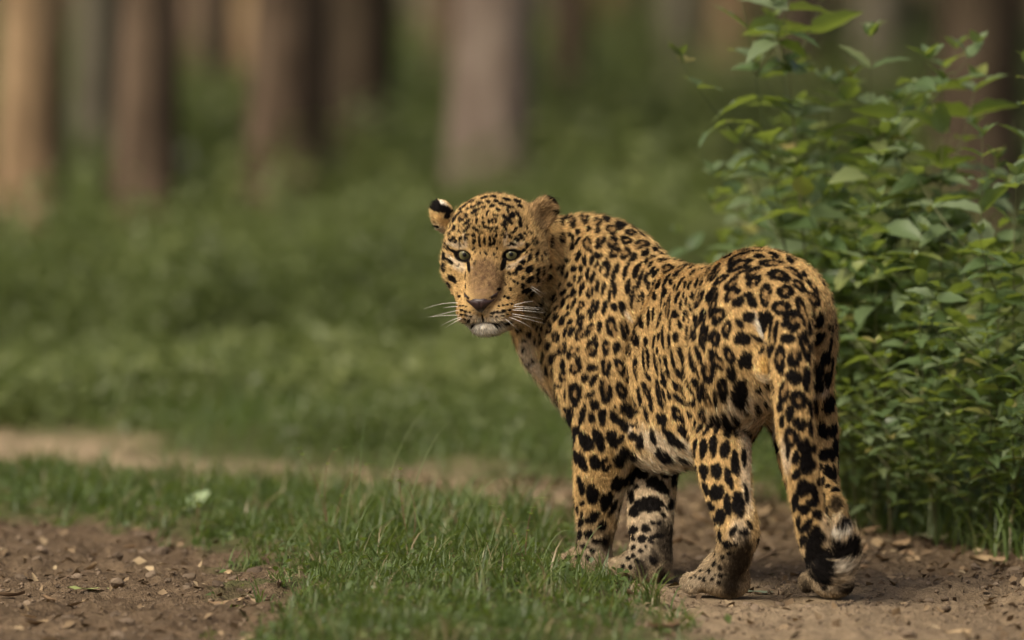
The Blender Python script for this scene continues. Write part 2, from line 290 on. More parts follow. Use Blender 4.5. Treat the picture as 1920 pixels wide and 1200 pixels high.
# head frame: R to the picture's right, U up, N out of the face
_yaw, _pit, _rol = math.radians(9), math.radians(7), math.radians(1.5)
HN = unit((-math.sin(_yaw), -math.cos(_yaw)*math.cos(_pit), -math.sin(_pit)))
HR = unit(np.cross(HN, UP))*-1; HU = unit(np.cross(HN, HR))
if HU[2] < 0: HU = -HU
HR, HU = HR*math.cos(_rol)+HU*math.sin(_rol), HU*math.cos(_rol)-HR*math.sin(_rol)
HEAD_AXES = np.array([HR, HU, HN]); HEAD_O = at(909, 481, .185)
def hp(r, u, n): return HEAD_O + (HR*r + HU*u + HN*n)*.001

def nonuni(lo, hi, step, flo, fhi, fstep):
    a = np.arange(lo, flo-1e-9, step); b = np.arange(flo, fhi-1e-9, fstep); c = np.arange(fhi, hi+step, step)
    return np.concatenate([a, b, c])
GX = nonuni(-.20, .68, .0050, -.175, .105, .0025)
GY = nonuni(-.48, .70, .0050, .10, .36, .0025)
GZ = nonuni(-.03, .78, .0050, .44, .77, .0025)
BIG = .2
def new_field(): return np.full((len(GX), len(GY), len(GZ)), BIG, np.float32)
def box_slices(c, ext):
    sl = []
    for g, a, b in zip((GX, GY, GZ), c-ext, c+ext):
        i0 = max(int(np.searchsorted(g, a)), 0); i1 = min(int(np.searchsorted(g, b))+1, len(g)); sl.append(slice(i0, i1))
    return tuple(sl)
def pts(sl, c):
    x = (GX[sl[0]]-c[0]).astype(np.float32)[:, None, None]; y = (GY[sl[1]]-c[1]).astype(np.float32)[None, :, None]; z = (GZ[sl[2]]-c[2]).astype(np.float32)[None, None, :]
    return x, y, z
def smin(a, b, k):
    h = np.clip(.5+.5*(b-a)/k, 0, 1); return b*(1-h)+a*h - k*h*(1-h)
def smax(a, b, k): return -smin(-a, -b, k)
def d_ell(sl, c, axes, semi):
    x, y, z = pts(sl, c); k0 = 0; k1 = 0
    for ax, s in zip(axes, semi):
        q = (x*np.float32(ax[0])+y*np.float32(ax[1])+z*np.float32(ax[2]))
        k0 = k0+(q/s)**2; k1 = k1+(q/(s*s))**2
    k0 = np.sqrt(k0); k1 = np.sqrt(k1)
    return k0*(k0-1)/np.maximum(k1, 1e-6)
def d_cone(sl, a, ra, b, rb):
    x, y, z = pts(sl, a); d = b-a; L2 = float(d@d)
    t = np.clip((x*np.float32(d[0])+y*np.float32(d[1])+z*np.float32(d[2]))/L2, 0, 1)
    t2 = t
    return np.sqrt((x-t*d[0])**2+(y-t*d[1])**2+(z-t*d[2])**2) - (ra+(rb-ra)*t2)
def ell(f, c, semi, axes=BODY_AXES, k=.04):
    c = np.asarray(c); e = max(semi)+k+.03; sl = box_slices(c, e)
    f[sl] = smin(f[sl], d_ell(sl, c, axes, semi), k)
def cut(f, c, semi, axes=BODY_AXES, k=.01):
    c = np.asarray(c); e = max(semi)+2*k+.06; sl = box_slices(c, e)
    f[sl] = smax(f[sl], -d_ell(sl, c, axes, semi), k)
def cone(f, a, ra, b, rb, k=.03):
    a = np.asarray(a); b = np.asarray(b); c = (a+b)/2; e = np.abs(b-a)/2+max(ra, rb)+k+.03; sl = box_slices(c, e)
    f[sl] = smin(f[sl], d_cone(sl, a, ra, b, rb), k)
def chain(f, L, k=.002):
    """L: (px, py, Y, radius in mm) along a limb."""
    C = np.array([[*at(*p[:3]), p[3]/1000] for p in L]); D = []
    for i in range(len(C)-1):          # smooth curve through the joints
        p0, p1, p2, p3 = C[max(i-1, 0)], C[i], C[i+1], C[min(i+2, len(C)-1)]
        for t in np.arange(0, 1, .25):
            D.append(.5*((2*p1)+(p2-p0)*t+(2*p0-5*p1+4*p2-p3)*t*t+(3*p1-p0-3*p2+p3)*t**3))
    D.append(C[-1]); g = np.inf
    for p, q in zip(D[:-1], D[1:]): cone(f, p[:3], p[3], q[:3], q[3], k)

# bones also carry the lie of the coat (towards the tail and down the limbs)
FORE_L = [(1108, 640, .275, 80), (1122, 740, .25, 70), (1136, 800, .235, 62), (1130, 870, .25, 53), (1122, 930, .27, 44), (1117, 1000, .285, 34), (1110, 1042, .29, 30)]
FORE_R = [(1240, 690, .40, 66), (1238, 800, .345, 54), (1228, 870, .30, 45), (1221, 940, .255, 43), (1220, 1000, .215, 39), (1222, 1050, .19, 38)]
HIND_L = [(1400, 640, -.17, 90), (1366, 720, -.12, 76), (1352, 790, -.09, 58), (1354, 850, -.125, 51), (1362, 905, -.17, 44), (1373, 955, -.215, 37), (1380, 1000, -.235, 33), (1376, 1040, -.215, 33), (1358, 1078, -.175, 32)]
HIND_R = [(1476, 640, -.10, 78), (1490, 720, -.07, 66), (1508, 800, -.05, 60), (1517, 870, -.09, 52), (1526, 915, -.135, 44), (1541, 955, -.18, 39), (1549, 990, -.205, 34), (1554, 1040, -.19, 33), (1553, 1080, -.16, 32)]
TAIL = [(1455, 560, -.235, 48), (1474, 600, -.290, 44), (1481, 650, -.345, 38), (1485, 720, -.375, 34), (1491, 800, -.385, 31), (1503, 880, -.38, 29), (1515, 950, -.37, 28), (1527, 1010, -.36, 28), (1539, 1044, -.355, 28), (1554, 1062, -.358, 27), (1573, 1056, -.362, 26), (1583, 1032, -.366, 24), (1579, 1004, -.37, 20), (1573, 986, -.372, 12)]
SPINE = [(930, 420, .30, 60), (1000, 480, .40, 95), (1060, 520, .45, 120), (1140, 560, .38, 120), (1230, 600, .24, 120), (1320, 620, .08, 110), (1440, 585, -.15, 100), (1470, 590, -.30, 60)]

def build_body():
    f = new_field()
    # trunk
    ell(f, at(1434, 582, -.140), (.155, .106, .106))
    ell(f, at(1445, 645, -.175), (.090, .108, .120))
    ell(f, at(1385, 640, -.03), (.175, .105, .138))
    ell(f, at(1312, 675, .105), (.18, .116, .176))
    ell(f, at(1240, 672, .225), (.17, .124, .188))
    ell(f, at(1170, 640, .335), (.15, .120, .195))
    ell(f, at(1122, 605, .41), (.12, .115, .170))
    # withers and nape
    ell(f, at(1150, 495, .36), (.11, .065, .068))
    ell(f, at(1092, 462, .41), (.11, .075, .058))
    # neck bending round to the left and back to the viewer
    chain(f, [(1115, 575, .43, 130), (1060, 535, .45, 118), (1005, 505, .41, 104), (955, 475, .335, 86)], .01)
    ell(f, at(1045, 628, .42), (.075, .080, .085))
    ell(f, at(1095, 690, .39), (.070, .070, .075))
    # shoulder blade and its muscle, left side
    ell(f, at(1112, 585, .285), (.080, .046, .140), k=.035)
    ell(f, at(1130, 690, .245), (.060, .045, .085), k=.035)
    ell(f, at(1240, 625, .42), (.09, .05, .13), k=.05)
    # haunches
    ell(f, at(1378, 660, -.15), (.085, .058, .115), k=.035)
    ell(f, at(1496, 640, -.09), (.080, .046, .120), k=.035)
    ell(f, at(1408, 565, -.135), (.08, .075, .080), k=.05)
    # belly line
    ell(f, at(1255, 805, .19), (.15, .080, .070), k=.05)
    ell(f, at(1330, 795, .05), (.11, .070, .060), k=.05)
    # hollow behind the shoulder and in front of the thigh
    cut(f, at(1196, 620, .150), (.020, .020, .15), k=.06)
    cut(f, at(1288, 640, -.06), (.020, .020, .14), k=.05)
    # limbs
    for L in (FORE_L, FORE_R, HIND_L, HIND_R):
        g = new_field(); chain(g, L)
        fr = L in (FORE_L, FORE_R)
        if L is FORE_L: c, d, w = at(1095, 1058, .315), unit((-.72, .70, 0)), .95
        elif L is FORE_R: c, d, w = at(1200, 1070, .215), unit((-.70, .71, 0)), 1.05
        elif L is HIND_L: c, d, w = at(1343, 1090, -.150), unit((-.75, .66, 0)), 1.05
        else: c, d, w = at(1553, 1094, -.150), unit((-.35, .94, 0)), 1.0
        c = c.copy(); c[2] = .028
        s = np.array([-d[1], d[0], 0]); A = np.array([d, s, UP])
        ell(g, c, (.043*w, .034*w, .027*w), A, .012)
        if not fr:
            ell(g, at(*L[-2][:3])*.35+c*.65, (.042, .031, .034), A, .02)
            ell(g, c-d*.035*w-np.array([0, 0, .006]), (.034, .034, .026), A, .02)
        for i, o in enumerate((-.031, -.0105, .0105, .031)):
            q = c + d*(.040 - abs(o)*.30)*w + s*o*w; q[2] = .020
            ell(g, q, (.026*w, .0120*w, .0195*w), A, .004)
        if fr:
            ell(g, c-d*.030*w, (.032, .032, .034), A, .015)
        kz = (.006+(.042 if fr else .036)*np.clip((GZ-.20)/.14, 0, 1)).astype(np.float32)[None, None, :]
        f = smin(f, g, kz); del g
    # elbow and hock points
    ell(f, at(1176, 815, .20), (.03, .022, .035), k=.03)
    cone(f, at(1390, 970, -.235), .021, at(1394, 1002, -.245), .024, .025)
    cone(f, at(1560, 955, -.200), .021, at(1563, 985, -.212), .024, .025)
    # tail
    g = new_field(); chain(g, TAIL); f = smin(f, g, .016); del g
    # scrotum under the tail root
    ell(f, at(1432, 680, -.275), (.020, .017, .024), k=.012)
    # ---- head
    H = HEAD_AXES; g = new_field()
    e = lambda r, u, n, sr, su, sn, k=.02: ell(g, hp(r, u, n), (sr*.001, su*.001, sn*.001), H, k)
    hc = lambda a, ra, b, rb, k=.02: cone(g, hp(*a), ra*.001, hp(*b), rb*.001, k)
    e(10, 28, -85, 84, 76, 82)                     # skull
    e(6, 50, -52, 62, 46, 46, .03)                      # forehead
    for s in (-1, 1):
        e(s*52+9, -14, -66, 46, 62, 52, .025)      # cheeks
        hc((s*50+6, -30, -52), 40, (s*26, -88, -2), 30, .025)   # mid face down to the muzzle
        e(s*43+2, 24, -34, 32, 15, 20, .025)       # brow
        e(s*46+2, -24, -34, 32, 18, 20, .020)      # cheekbone
        e(s*26-1, -100, 20, 29, 25, 32, .014)      # whisker pads
        hc((s*14+1, 2, -26), 23, (s*13-3, -66, 34), 20, .012)   # broad nose bridge
    e(-3, -72, 40, 26, 14, 18, .012)
    e(-3, -84, 46, 21, 15, 14, .010)               # nose tip
    e(2, -96, -10, 46, 36, 45, .02)                # muzzle back
    e(1, -131, 10, 31, 17, 26, .010)               # chin
    e(8, -112, -36, 50, 34, 50, .025)              # jaw
    e(34, -108, -20, 24, 24, 32, .02)              # jowl
    for s in (-1, 1):                              # mouth line, philtrum
        cut(g, hp(s*20, -120, 40), (.026, .0030, .030), H, .006)
    cut(g, hp(-2, -110, 58), (.0020, .014, .020), H, .005)
    # eye openings
    for sx, sy in EYES:
        cut(g, hp(sx, sy-1.2, EYE_N+10), (.0148, .0066, .024), H, .003)
    # ears: thick cups with a hollow front
    for c, n, u, rr in EARS:
        c = np.asarray(c); n = unit(n); u = unit(np.asarray(u)-n*np.dot(u, n)); r = np.cross(u, n); A = np.array([r, u, n])
        t = np.full_like(g, BIG)
        ell(t, c, (rr[0], rr[1], rr[2]), A, .001)
        cut(t, c+n*rr[2]*1.0, (rr[0]*.78, rr[1]*.82, rr[2]*.85), A, .010)
        g = smin(g, t, .014); del t
    f = smin(f, g, .016)
    return f
EYE_N = -24
EYES = [(-42, 1), (48, 0)]
EARS = [   # centre, facing of the hollow, up axis, half sizes
    (hp(-92, 66, -92), (-.80, .55, -.12), (-.55, -.1, .75), (.024, .032, .019)),
    (hp(94, 64, -88), (.50, -.80, -.10), (.72, .05, .66), (.027, .038, .020))]

def surface_nets(f):
    s = f < 0; nx, ny, nz = f.shape
    cnt = np.zeros((nx-1, ny-1, nz-1), np.uint8)
    for i in (0, 1):
        for j in (0, 1):
            for k in (0, 1): cnt += s[i:nx-1+i, j:ny-1+j, k:nz-1+k]
    act = (cnt > 0) & (cnt < 8); I, J, K = np.nonzero(act)
    idx = np.full(act.shape, -1, np.int32); idx[I, J, K] = np.arange(len(I))
    acc = np.zeros((len(I), 3)); num = np.zeros(len(I))
    cr = [(i, j, k) for i in (0, 1) for j in (0, 1) for k in (0, 1)]
    G = (GX, GY, GZ)
    for a in cr:
        for ax in range(3):
            if a[ax]: continue
            b = list(a); b[ax] = 1
            fa = f[I+a[0], J+a[1], K+a[2]]; fb = f[I+b[0], J+b[1], K+b[2]]
            m = (fa < 0) != (fb < 0); t = np.where(m, fa/np.where(m, fa-fb, 1), 0)
            p = np.stack([GX[I+a[0]], GY[J+a[1]], GZ[K+a[2]]], 1)
            base = (I, J, K)[ax]+a[ax]; st = G[ax][np.minimum(base+1, len(G[ax])-1)]-G[ax][base]
            p[:, ax] += t*st; acc += p*m[:, None]; num += m
    V = acc/num[:, None]; F = []
    for ax in range(3):
        o = [x for x in range(3) if x != ax]
        sa = [slice(1, -1)]*3; sa[ax] = slice(0, -1); sb = list(sa); sb[ax] = slice(1, None)
        A = s[tuple(sa)]; B = s[tuple(sb)]; m = A != B; q = np.array(np.nonzero(m)).T
        q[:, o[0]] += 1; q[:, o[1]] += 1
        ins = A[m]
        def cell(d0, d1):
            r = q.copy(); r[:, o[0]] -= d0; r[:, o[1]] -= d1; return idx[r[:, 0], r[:, 1], r[:, 2]]
        quad = np.stack([cell(1, 1), cell(0, 1), cell(0, 0), cell(1, 0)], 1)
        flip = ~ins if ax != 1 else ins
        quad[flip] = quad[flip][:, ::-1]; F.append(quad)
    F = np.concatenate(F); F = F[(F >= 0).all(1)]
    return V, F
def relax(V, F, n, w=.5):
    E = np.concatenate([F[:, [0, 1]], F[:, [1, 2]], F[:, [2, 3]], F[:, [3, 0]]])
    deg = np.bincount(E[:, 0], minlength=len(V)) + np.bincount(E[:, 1], minlength=len(V))
    for _ in range(n):
        S = np.zeros_like(V)
        for a in range(3):
            S[:, a] = np.bincount(E[:, 0], V[E[:, 1], a], len(V)) + np.bincount(E[:, 1], V[E[:, 0], a], len(V))
        V = V + w*(S/deg[:, None]-V)
    return V
N_FUR_BODY, N_FUR_HEAD = 380000, 140000
_f = build_body()
LV, LF = surface_nets(_f); del _f
LV = relax(LV, LF, 2, .5)
# ------------------------------------------------------------------ the coat: every rosette, spot and stroke, set on the skin
# each row: x, y, length, width, angle[, open centre]; tiles: (origin x, origin y, scale) in photo pixels
SPOT_TILES = [
((1020, 380, 6.667), """165,140,70,45,45;250,135,110,45,25;105,220,100,40,95;185,225,110,45,60;320,240,130,80,60,.4;475,205,130,80,25,.45;645,245,110,80,45,.35;745,210,120,70,15;920,280,130,85,25;1085,320,100,60,30;825,340,140,100,20,.5;1065,370,130,75,15,.3;1225,390,110,40,40;1205,510,170,100,-15,.45;1010,465,130,100,20,.4;830,490,150,130,-50,.5;690,475,150,90,110,.35;650,355,100,60,120;540,330,70,55,100;415,360,75,55,80;540,510,160,90,75,.5;430,470,90,40,115;310,390,70,50,40;360,430,80,40,70;190,430,120,90,85,.5;65,470,140,40,92;1370,570,80,50,40;1450,630,100,40,15;1250,625,110,90,-40;1340,685,65,55,-30;1270,730,80,45,115;860,610,140,110,-40,.35;1005,625,170,100,120,.35;370,530,100,50,105;440,640,130,60,105;665,650,90,80,90;505,705,110,65,95;595,700,130,55,100;300,705,110,60,0;745,740,120,45,110;1100,680,130,70,120;1010,840,190,70,108;1150,840,210,70,112;890,810,140,70,105;850,930,190,60,100;785,790,150,55,85;705,800,110,40,110;770,880,110,60,105;650,760,110,40,110;380,800,90,60,105;215,820,140,55,92;460,810,110,45,100;150,790,80,40,110;50,780,80,40,120;540,870,140,50,100;600,920,150,55,100;300,880,80,45,105;385,930,80,40,100;460,920,90,40,125;40,920,80,60,130;440,970,60,30,140;190,1010,90,50,100;335,1010,70,60,95;470,1060,160,60,105;660,1030,170,50,100;730,1060,160,55,100;875,1080,200,50,88;1040,1040,180,70,103;1185,960,240,60,108;1320,770,100,35,130;1340,840,110,45,130;1385,880,100,60,125;1265,940,140,55,105;1380,1000,90,40,120;1300,1030,100,50,95;1100,1120,160,45,95;570,1110,140,80,105,.3;370,1110,120,60,110;260,1105,100,50,125;100,1150,110,60,130;815,1130,110,45,100;1200,1130,90,50,120;1480,720,150,50,-12,.4;1540,830,150,90,-25,.5;1520,980,220,40,115;1430,1020,150,40,110;1580,990,70,60,90;1500,1130,90,60,110;1380,1150,80,40,95"""),
((960, 540, 6.667), """490,90,90,60,125;660,40,90,60,120;570,130,80,35,115;500,200,110,40,110;570,230,70,40,125;410,230,80,45,120;395,300,55,60,90;650,170,120,45,115;710,90,60,30,120;705,225,70,30,105;770,190,140,50,115;865,200,90,75,90,.4;825,275,90,40,105;985,230,190,45,112;1050,220,190,50,108;985,335,90,45,125;1150,235,170,60,98;1215,85,150,40,95;1270,220,100,80,50;1365,220,150,80,80;470,340,170,45,125;555,350,90,55,110;630,390,130,55,120;700,310,70,40,130;725,410,90,50,120;850,390,150,80,115,.25;480,480,140,55,110,.3;370,480,80,35,110;665,530,110,45,105;740,520,130,70,110;840,555,160,90,-50,.4;965,490,150,75,115,.2;1085,465,160,60,92;1235,470,240,110,85,.55;1395,500,220,90,78,.2;550,590,130,80,80,.3;350,640,90,45,115;345,560,80,30,110;280,640,80,35,95;455,700,120,65,108;625,730,160,90,125,.3;760,770,150,100,-35,.45;700,830,80,50,100;1000,710,250,130,112,.45;1170,720,160,90,92,.4;1295,725,160,75,90;1455,775,180,80,90;1525,590,180,80,85,.3;495,855,130,85,110;385,820,110,50,95;630,930,120,65,80;635,1075,120,95,90,.3;820,880,110,80,80;790,970,170,110,125,.4;775,1190,80,60,90;515,1045,160,55,95;425,1000,140,50,85;995,970,120,90,0;905,1100,120,80,100;1020,1120,170,70,130;1170,960,190,120,75,.3;1345,960,190,110,70,.4;1285,880,70,45,90;1465,1130,120,70,60;355,900,60,30,80;210,920,70,40,70;250,880,70,40,70;140,740,70,45,100;150,630,60,40,0;210,560,80,60,100;80,500,90,60,60;260,420,60,40,100;310,470,80,40,110;560,1190,80,50,0;190,50,100,40,140;330,170,150,40,120;260,200,100,30,115"""),
((1000, 700, 6.667), """300,215,210,85,85;395,245,110,28,85;515,235,270,130,88,.4;705,240,120,70,-18;900,190,250,150,75,.35;1095,195,230,110,72,.2;1200,80,130,70,55;1265,310,170,60,80;1380,130,90,50,60;1165,430,200,130,60;1025,380,35,25,90;445,530,250,70,85;610,500,270,70,100;760,370,120,130,0;725,525,130,95,90;860,510,210,90,88;1020,530,190,110,65;1130,620,170,110,60;1305,510,140,55,80;1260,630,90,50,20;515,740,230,55,92;645,830,240,130,65;815,810,250,130,70;985,800,230,120,75;1080,810,130,80,120;1255,770,110,100,90;1350,820,200,70,100;495,1020,160,40,85;605,1080,230,90,68;770,1090,180,120,80;905,1120,150,120,85,.25;1130,970,150,100,115;1075,1070,160,130,120;1235,1010,120,70,95;1420,220,260,60,70,.35;1410,470,200,60,75;1475,390,120,60,65;1570,250,350,60,80,.5;1490,770,200,70,75;1580,540,150,70,80;1320,260,200,40,85;355,420,60,30,60"""),
((1160, 460, 7.5), """960,215,170,35,15;860,330,260,90,-45,.5;1010,320,130,30,-40;1180,240,150,30,-25;1030,390,100,40,-50;930,560,120,35,105;860,530,200,35,120;990,560,130,40,110;1090,520,150,40,115;1180,530,140,60,105;1150,740,280,80,120,.3;1290,690,190,90,120;1330,840,280,80,108,.4;1190,970,190,70,95;1090,1000,130,55,95;820,730,180,50,110;1030,700,120,60,95;865,820,130,45,90;940,780,140,35,100;910,700,90,35,95;640,660,110,60,95;690,860,330,60,97,.5;600,760,200,30,95;330,800,360,45,92;315,1070,190,55,90;275,730,130,35,115;415,1020,300,45,92;480,950,160,45,95;500,720,100,55,90;430,720,80,35,95;570,1030,210,50,105,.3;640,840,90,30,110;780,960,110,90,90;720,1080,220,30,97;845,1100,140,55,85;905,980,150,40,95;945,950,120,30,90;990,860,120,40,85;990,1090,120,50,80;1050,930,160,40,90;1205,1150,110,80,100;175,720,270,55,95;1340,1040,110,60,95;780,590,90,35,105;1290,430,150,50,120,.4;1240,380,120,40,120;1160,600,100,30,100"""),
((1160, 600, 7.5), """375,290,130,60,90;405,510,250,55,87;345,560,400,30,85;410,770,140,55,70;540,420,90,40,90;515,600,330,40,80;580,530,110,25,85;620,780,240,55,75;630,850,110,75,55;490,290,180,40,97;560,220,120,35,95;615,240,310,45,88;700,270,180,40,88;785,220,150,70,95;655,560,150,55,82;685,720,130,55,70;750,540,280,45,82;840,400,120,70,80;875,510,150,60,80;895,690,220,60,95;840,730,160,70,55;790,890,130,70,60;935,980,180,130,60,.3;860,1090,260,70,40;990,1130,100,60,0;940,170,180,45,92;705,1030,130,55,75;545,960,300,40,80;630,1030,170,40,72;590,1150,160,70,55;400,980,260,100,68,.4;250,560,80,50,95;230,650,300,50,88,.4;290,1040,200,40,70;965,350,180,40,92;1075,170,150,70,95,.4;1205,220,330,90,95,.35;1035,520,340,45,85;1130,440,250,75,75;955,590,200,40,85;1105,650,230,40,78;1260,700,300,160,80,.3;1085,840,150,80,60;1000,890,200,40,70;1135,1010,220,50,80;1220,1020,310,100,72,.3;1060,1130,150,50,95"""),
((1300, 460, 6.667), """540,160,290,80,-35,.5;790,72,200,22,0;815,135,150,55,0;970,215,280,80,5,.4;985,110,150,30,15;1010,150,110,35,15;575,240,300,90,-25,.5;600,300,230,80,-28,.35;735,335,230,90,-33,.4;1055,360,250,120,8,.5;755,445,200,110,-42,.4;470,475,190,110,-40,.3;340,420,200,70,-42,.3;475,600,240,100,-40,.4;900,610,250,140,105,.45;1145,575,190,170,40,.3;1310,490,190,100,50,.35;1480,500,210,60,50,.3;1250,330,260,60,32,.3;1370,350,80,50,30;1200,190,120,45,35;235,610,230,80,-60,.2;255,740,270,70,-72,.4;560,690,160,110,-50;725,680,190,100,70;680,605,130,60,-10;1090,770,200,180,30,.4;1350,800,310,100,72,.45;1490,650,200,130,45,.5;1550,700,90,70,60;1230,920,250,210,45,.35;1150,965,110,110,0;1495,840,120,55,80;1590,920,190,100,100;320,860,200,120,110,.5;270,930,110,75,90;410,1030,210,100,92,.3;125,870,200,70,98,.3;120,1080,220,80,100,.4;260,1130,180,110,70,.3;680,880,140,130,0;570,960,120,80,40;880,960,300,80,85;965,1030,290,45,95;1030,1060,270,50,92;1170,1150,150,130,0;600,1150,180,160,0;1440,1020,180,40,88;1390,1120,150,60,80;1570,1140,210,110,-40;1700,1000,90,30,90;1330,1170,90,50,90;300,190,130,40,-50;270,360,180,50,-50,.4;120,470,130,40,-65;40,620,160,40,-80;50,930,160,50,95;30,1080,160,40,95;800,1150,140,45,35;1705,1160,60,30,90"""),
((1280, 580, 6.0), """360,310,170,100,80,.25;375,540,240,110,62,.3;515,490,220,100,62,.25;700,555,200,150,110;540,700,160,110,70;440,870,270,95,82,.3;625,925,280,170,105;365,970,180,50,85;840,880,60,60,0;815,1065,110,55,95;705,1110,55,45,0;945,840,70,60,0;885,450,90,60,120;570,1170,80,50,20;1000,1040,160,45,95;185,930,120,45,85;75,830,110,40,70;910,1030,70,50,90;860,1150,90,60,90;370,1180,60,40,90;310,1170,60,40,90;450,1160,80,50,90"""),
((1400, 560, 5.0), """310,545,230,90,95,.4;445,540,150,120,80,.15;440,720,130,140,0;545,430,250,80,75,.45;560,700,200,50,85;545,790,140,50,80;345,860,190,90,95,.5;480,930,190,130,70,.3;400,1050,150,80,100;490,1150,120,110,0;225,480,100,40,95;590,1000,150,40,85;735,540,150,80,110;650,720,250,110,88;700,650,80,60,40;765,730,170,55,95;640,980,140,70,85;770,960,170,90,105;795,620,200,30,95;780,400,150,35,95;310,1000,90,50,90;235,970,110,40,95;330,1130,120,40,80;580,1150,90,40,90"""),
((1040, 840, 4.615), """160,60,110,35,85;210,260,70,35,95;235,330,110,60,90;235,465,50,40,90;325,390,170,95,85;450,440,150,110,120;550,300,130,100,-35;640,230,160,50,110;510,500,150,50,115;350,570,100,60,-30;310,610,90,60,10;235,560,50,25,90;415,655,100,65,120;225,630,80,50,90;290,735,90,70,0;215,740,80,40,90;355,800,70,55,-20;430,800,60,50,0;250,845,70,40,20;325,885,45,40,0;205,930,50,30,0;285,940,50,40,45;120,950,45,45,0;200,520,70,25,85;740,205,130,95,0;960,190,120,110,-20;895,310,190,110,35;1030,250,160,40,95;810,475,240,130,8;640,410,110,45,90;680,540,90,80,60;1000,480,90,55,95;940,570,45,40,0;850,640,40,40,0;900,640,35,40,0;785,685,85,65,0;680,700,80,65,90;885,755,130,50,-20;750,780,75,65,0;650,770,60,30,90;830,805,60,35,0;680,855,40,35,0;745,885,45,40,0;680,925,40,40,0;640,950,40,40,0;710,970,45,40,0;850,970,100,50,60;590,1020,40,40,0;655,1025,40,35,0;705,325,50,40,80;790,850,40,25,70"""),
((1160, 740, 7.5), """800,175,140,70,35;790,270,130,80,60;885,310,130,70,60;610,310,190,110,55;1000,240,110,60,70;920,510,320,110,45;690,520,230,90,50;800,650,230,110,30;620,830,260,140,20;890,890,230,70,30;460,130,150,60,70;1165,260,200,95,90,.15;1145,430,140,85,95;1275,360,280,75,100;1075,740,230,45,92;1190,740,260,100,92;1190,1070,220,100,75;1070,380,160,30,95"""),
((1280, 760, 3.333), """210,95,115,38,85;265,95,140,50,70;325,90,110,60,70;405,140,90,45,80;190,250,125,50,92;262,272,115,60,90;325,355,165,50,88;378,315,110,35,85;210,410,105,65,75;285,450,130,50,78;120,510,80,28,75;205,540,100,85,60;155,620,70,28,70;278,620,140,42,80;345,605,150,75,92;392,545,120,28,80;230,690,90,65,90;232,805,70,25,85;312,780,70,38,110;380,785,65,40,10;415,740,55,28,60;277,858,60,48,0;287,918,30,28,0;330,860,25,25,0;247,945,28,25,0;202,985,38,22,100;167,1028,32,20,100;135,1082,30,22,80;85,1065,22,16,90;118,1028,25,14,-20;112,1075,25,16,120;235,1010,35,20,60;235,1060,35,22,30;188,1080,25,18,60;55,1075,15,20,90;225,1100,30,20,20;205,1055,16,16,0"""),
((1440, 780, 3.43), """145,125,130,80,90,.35;235,190,120,90,80;250,300,110,110,0;175,260,90,45,100;128,210,110,30,90;268,70,90,30,85;290,195,80,35,75;180,365,80,50,100;225,455,110,90,100;295,480,120,50,75;225,590,80,70,0;285,545,80,60,0;170,545,130,40,95;315,625,80,50,60;195,675,90,35,85;245,700,110,60,115;310,740,110,60,70;290,815,110,140,0;220,790,90,40,100;265,895,110,70,110;320,920,120,80,95;290,985,90,60,90;340,1010,140,90,100;350,1080,90,40,60;520,720,90,80,0;440,880,170,110,20;545,870,140,75,100;348,85,120,70,75;413,80,110,60,95;455,200,130,35,85;360,245,85,80,0;410,240,100,38,85;395,365,120,55,60;330,325,50,35,90;445,345,90,20,85;345,420,70,30,100;380,447,35,30,-30;430,470,55,32,10;355,515,60,20,80;320,410,60,25,80;370,600,40,25,100;70,150,200,60,100"""),
((820, 360, 8.573), """155,400,95,85,0;280,320,60,40,-50;350,290,100,30,-45;285,460,130,55,-60;420,435,160,90,-45,.2;540,180,120,45,-30;685,210,100,50,-5;815,190,80,50,0;940,180,90,50,0;745,120,140,40,-15;900,105,130,40,5;1110,150,150,50,20;1275,175,130,55,25;1040,230,130,50,10;1160,275,130,60,15;1310,255,80,70,20;410,270,200,35,-35;560,275,200,40,-18;610,335,170,55,-35;740,280,70,40,0;360,370,110,35,-35;480,520,150,50,-40;490,610,150,55,-50;270,610,130,55,-65;635,400,60,45,-20;635,490,90,50,100;595,600,60,50,-30;645,640,50,50,0;735,440,60,30,100;740,520,50,50,0;800,370,70,40,-60;870,260,80,60,-40;960,310,80,40,40;930,400,90,45,10;905,490,90,80,0,.3;825,500,70,35,90;760,580,60,40,30;680,575,60,25,20;820,600,60,40,0;880,605,45,40,0;950,605,60,45,10;920,650,50,35,0;850,650,40,30,0;1110,465,200,80,40;1080,530,120,50,45;1190,410,110,90,20;1065,590,150,50,50;1120,340,90,40,60;1290,410,170,50,60;1315,550,110,65,60;1235,640,130,50,-40,.3;1330,745,120,75,45;1400,700,90,30,50;1470,690,70,30,50;1425,590,60,25,60;1270,790,110,60,30;1220,850,60,40,20;1165,840,60,40,110;1155,740,90,45,50;1070,720,90,50,60,.3;1420,880,100,50,80;1510,845,110,50,75;1560,830,110,30,70;480,735,110,70,-50,.3;380,780,90,55,110;250,780,120,60,-50;310,820,60,40,-40;595,720,65,60,0;600,810,100,45,-65;680,730,90,30,-70;720,675,45,30,-40;945,720,70,45,110;910,785,70,40,50;900,845,60,50,30;845,770,90,35,85;850,860,70,50,60;755,790,100,40,100;770,840,60,30,90;680,800,70,40,100;685,870,60,45,100;585,920,60,45,110;615,985,50,25,-50;690,995,40,30,-60;780,1000,80,40,40;910,1010,50,40,90;955,930,50,25,80;195,920,90,45,100;140,920,60,30,110;110,850,60,35,100;160,700,110,35,-65;350,650,60,30,-60;370,670,40,20,30;360,580,40,25,-60;140,1060,130,50,80;65,1050,150,35,90;200,1130,80,35,60;1450,1080,130,45,95;1550,1090,140,45,85;1640,1070,120,40,85;1580,1010,90,50,75;1360,1140,100,80,10;1400,970,60,30,40;1690,1020,90,30,70;1480,960,60,30,80;120,1180,50,40,90"""),
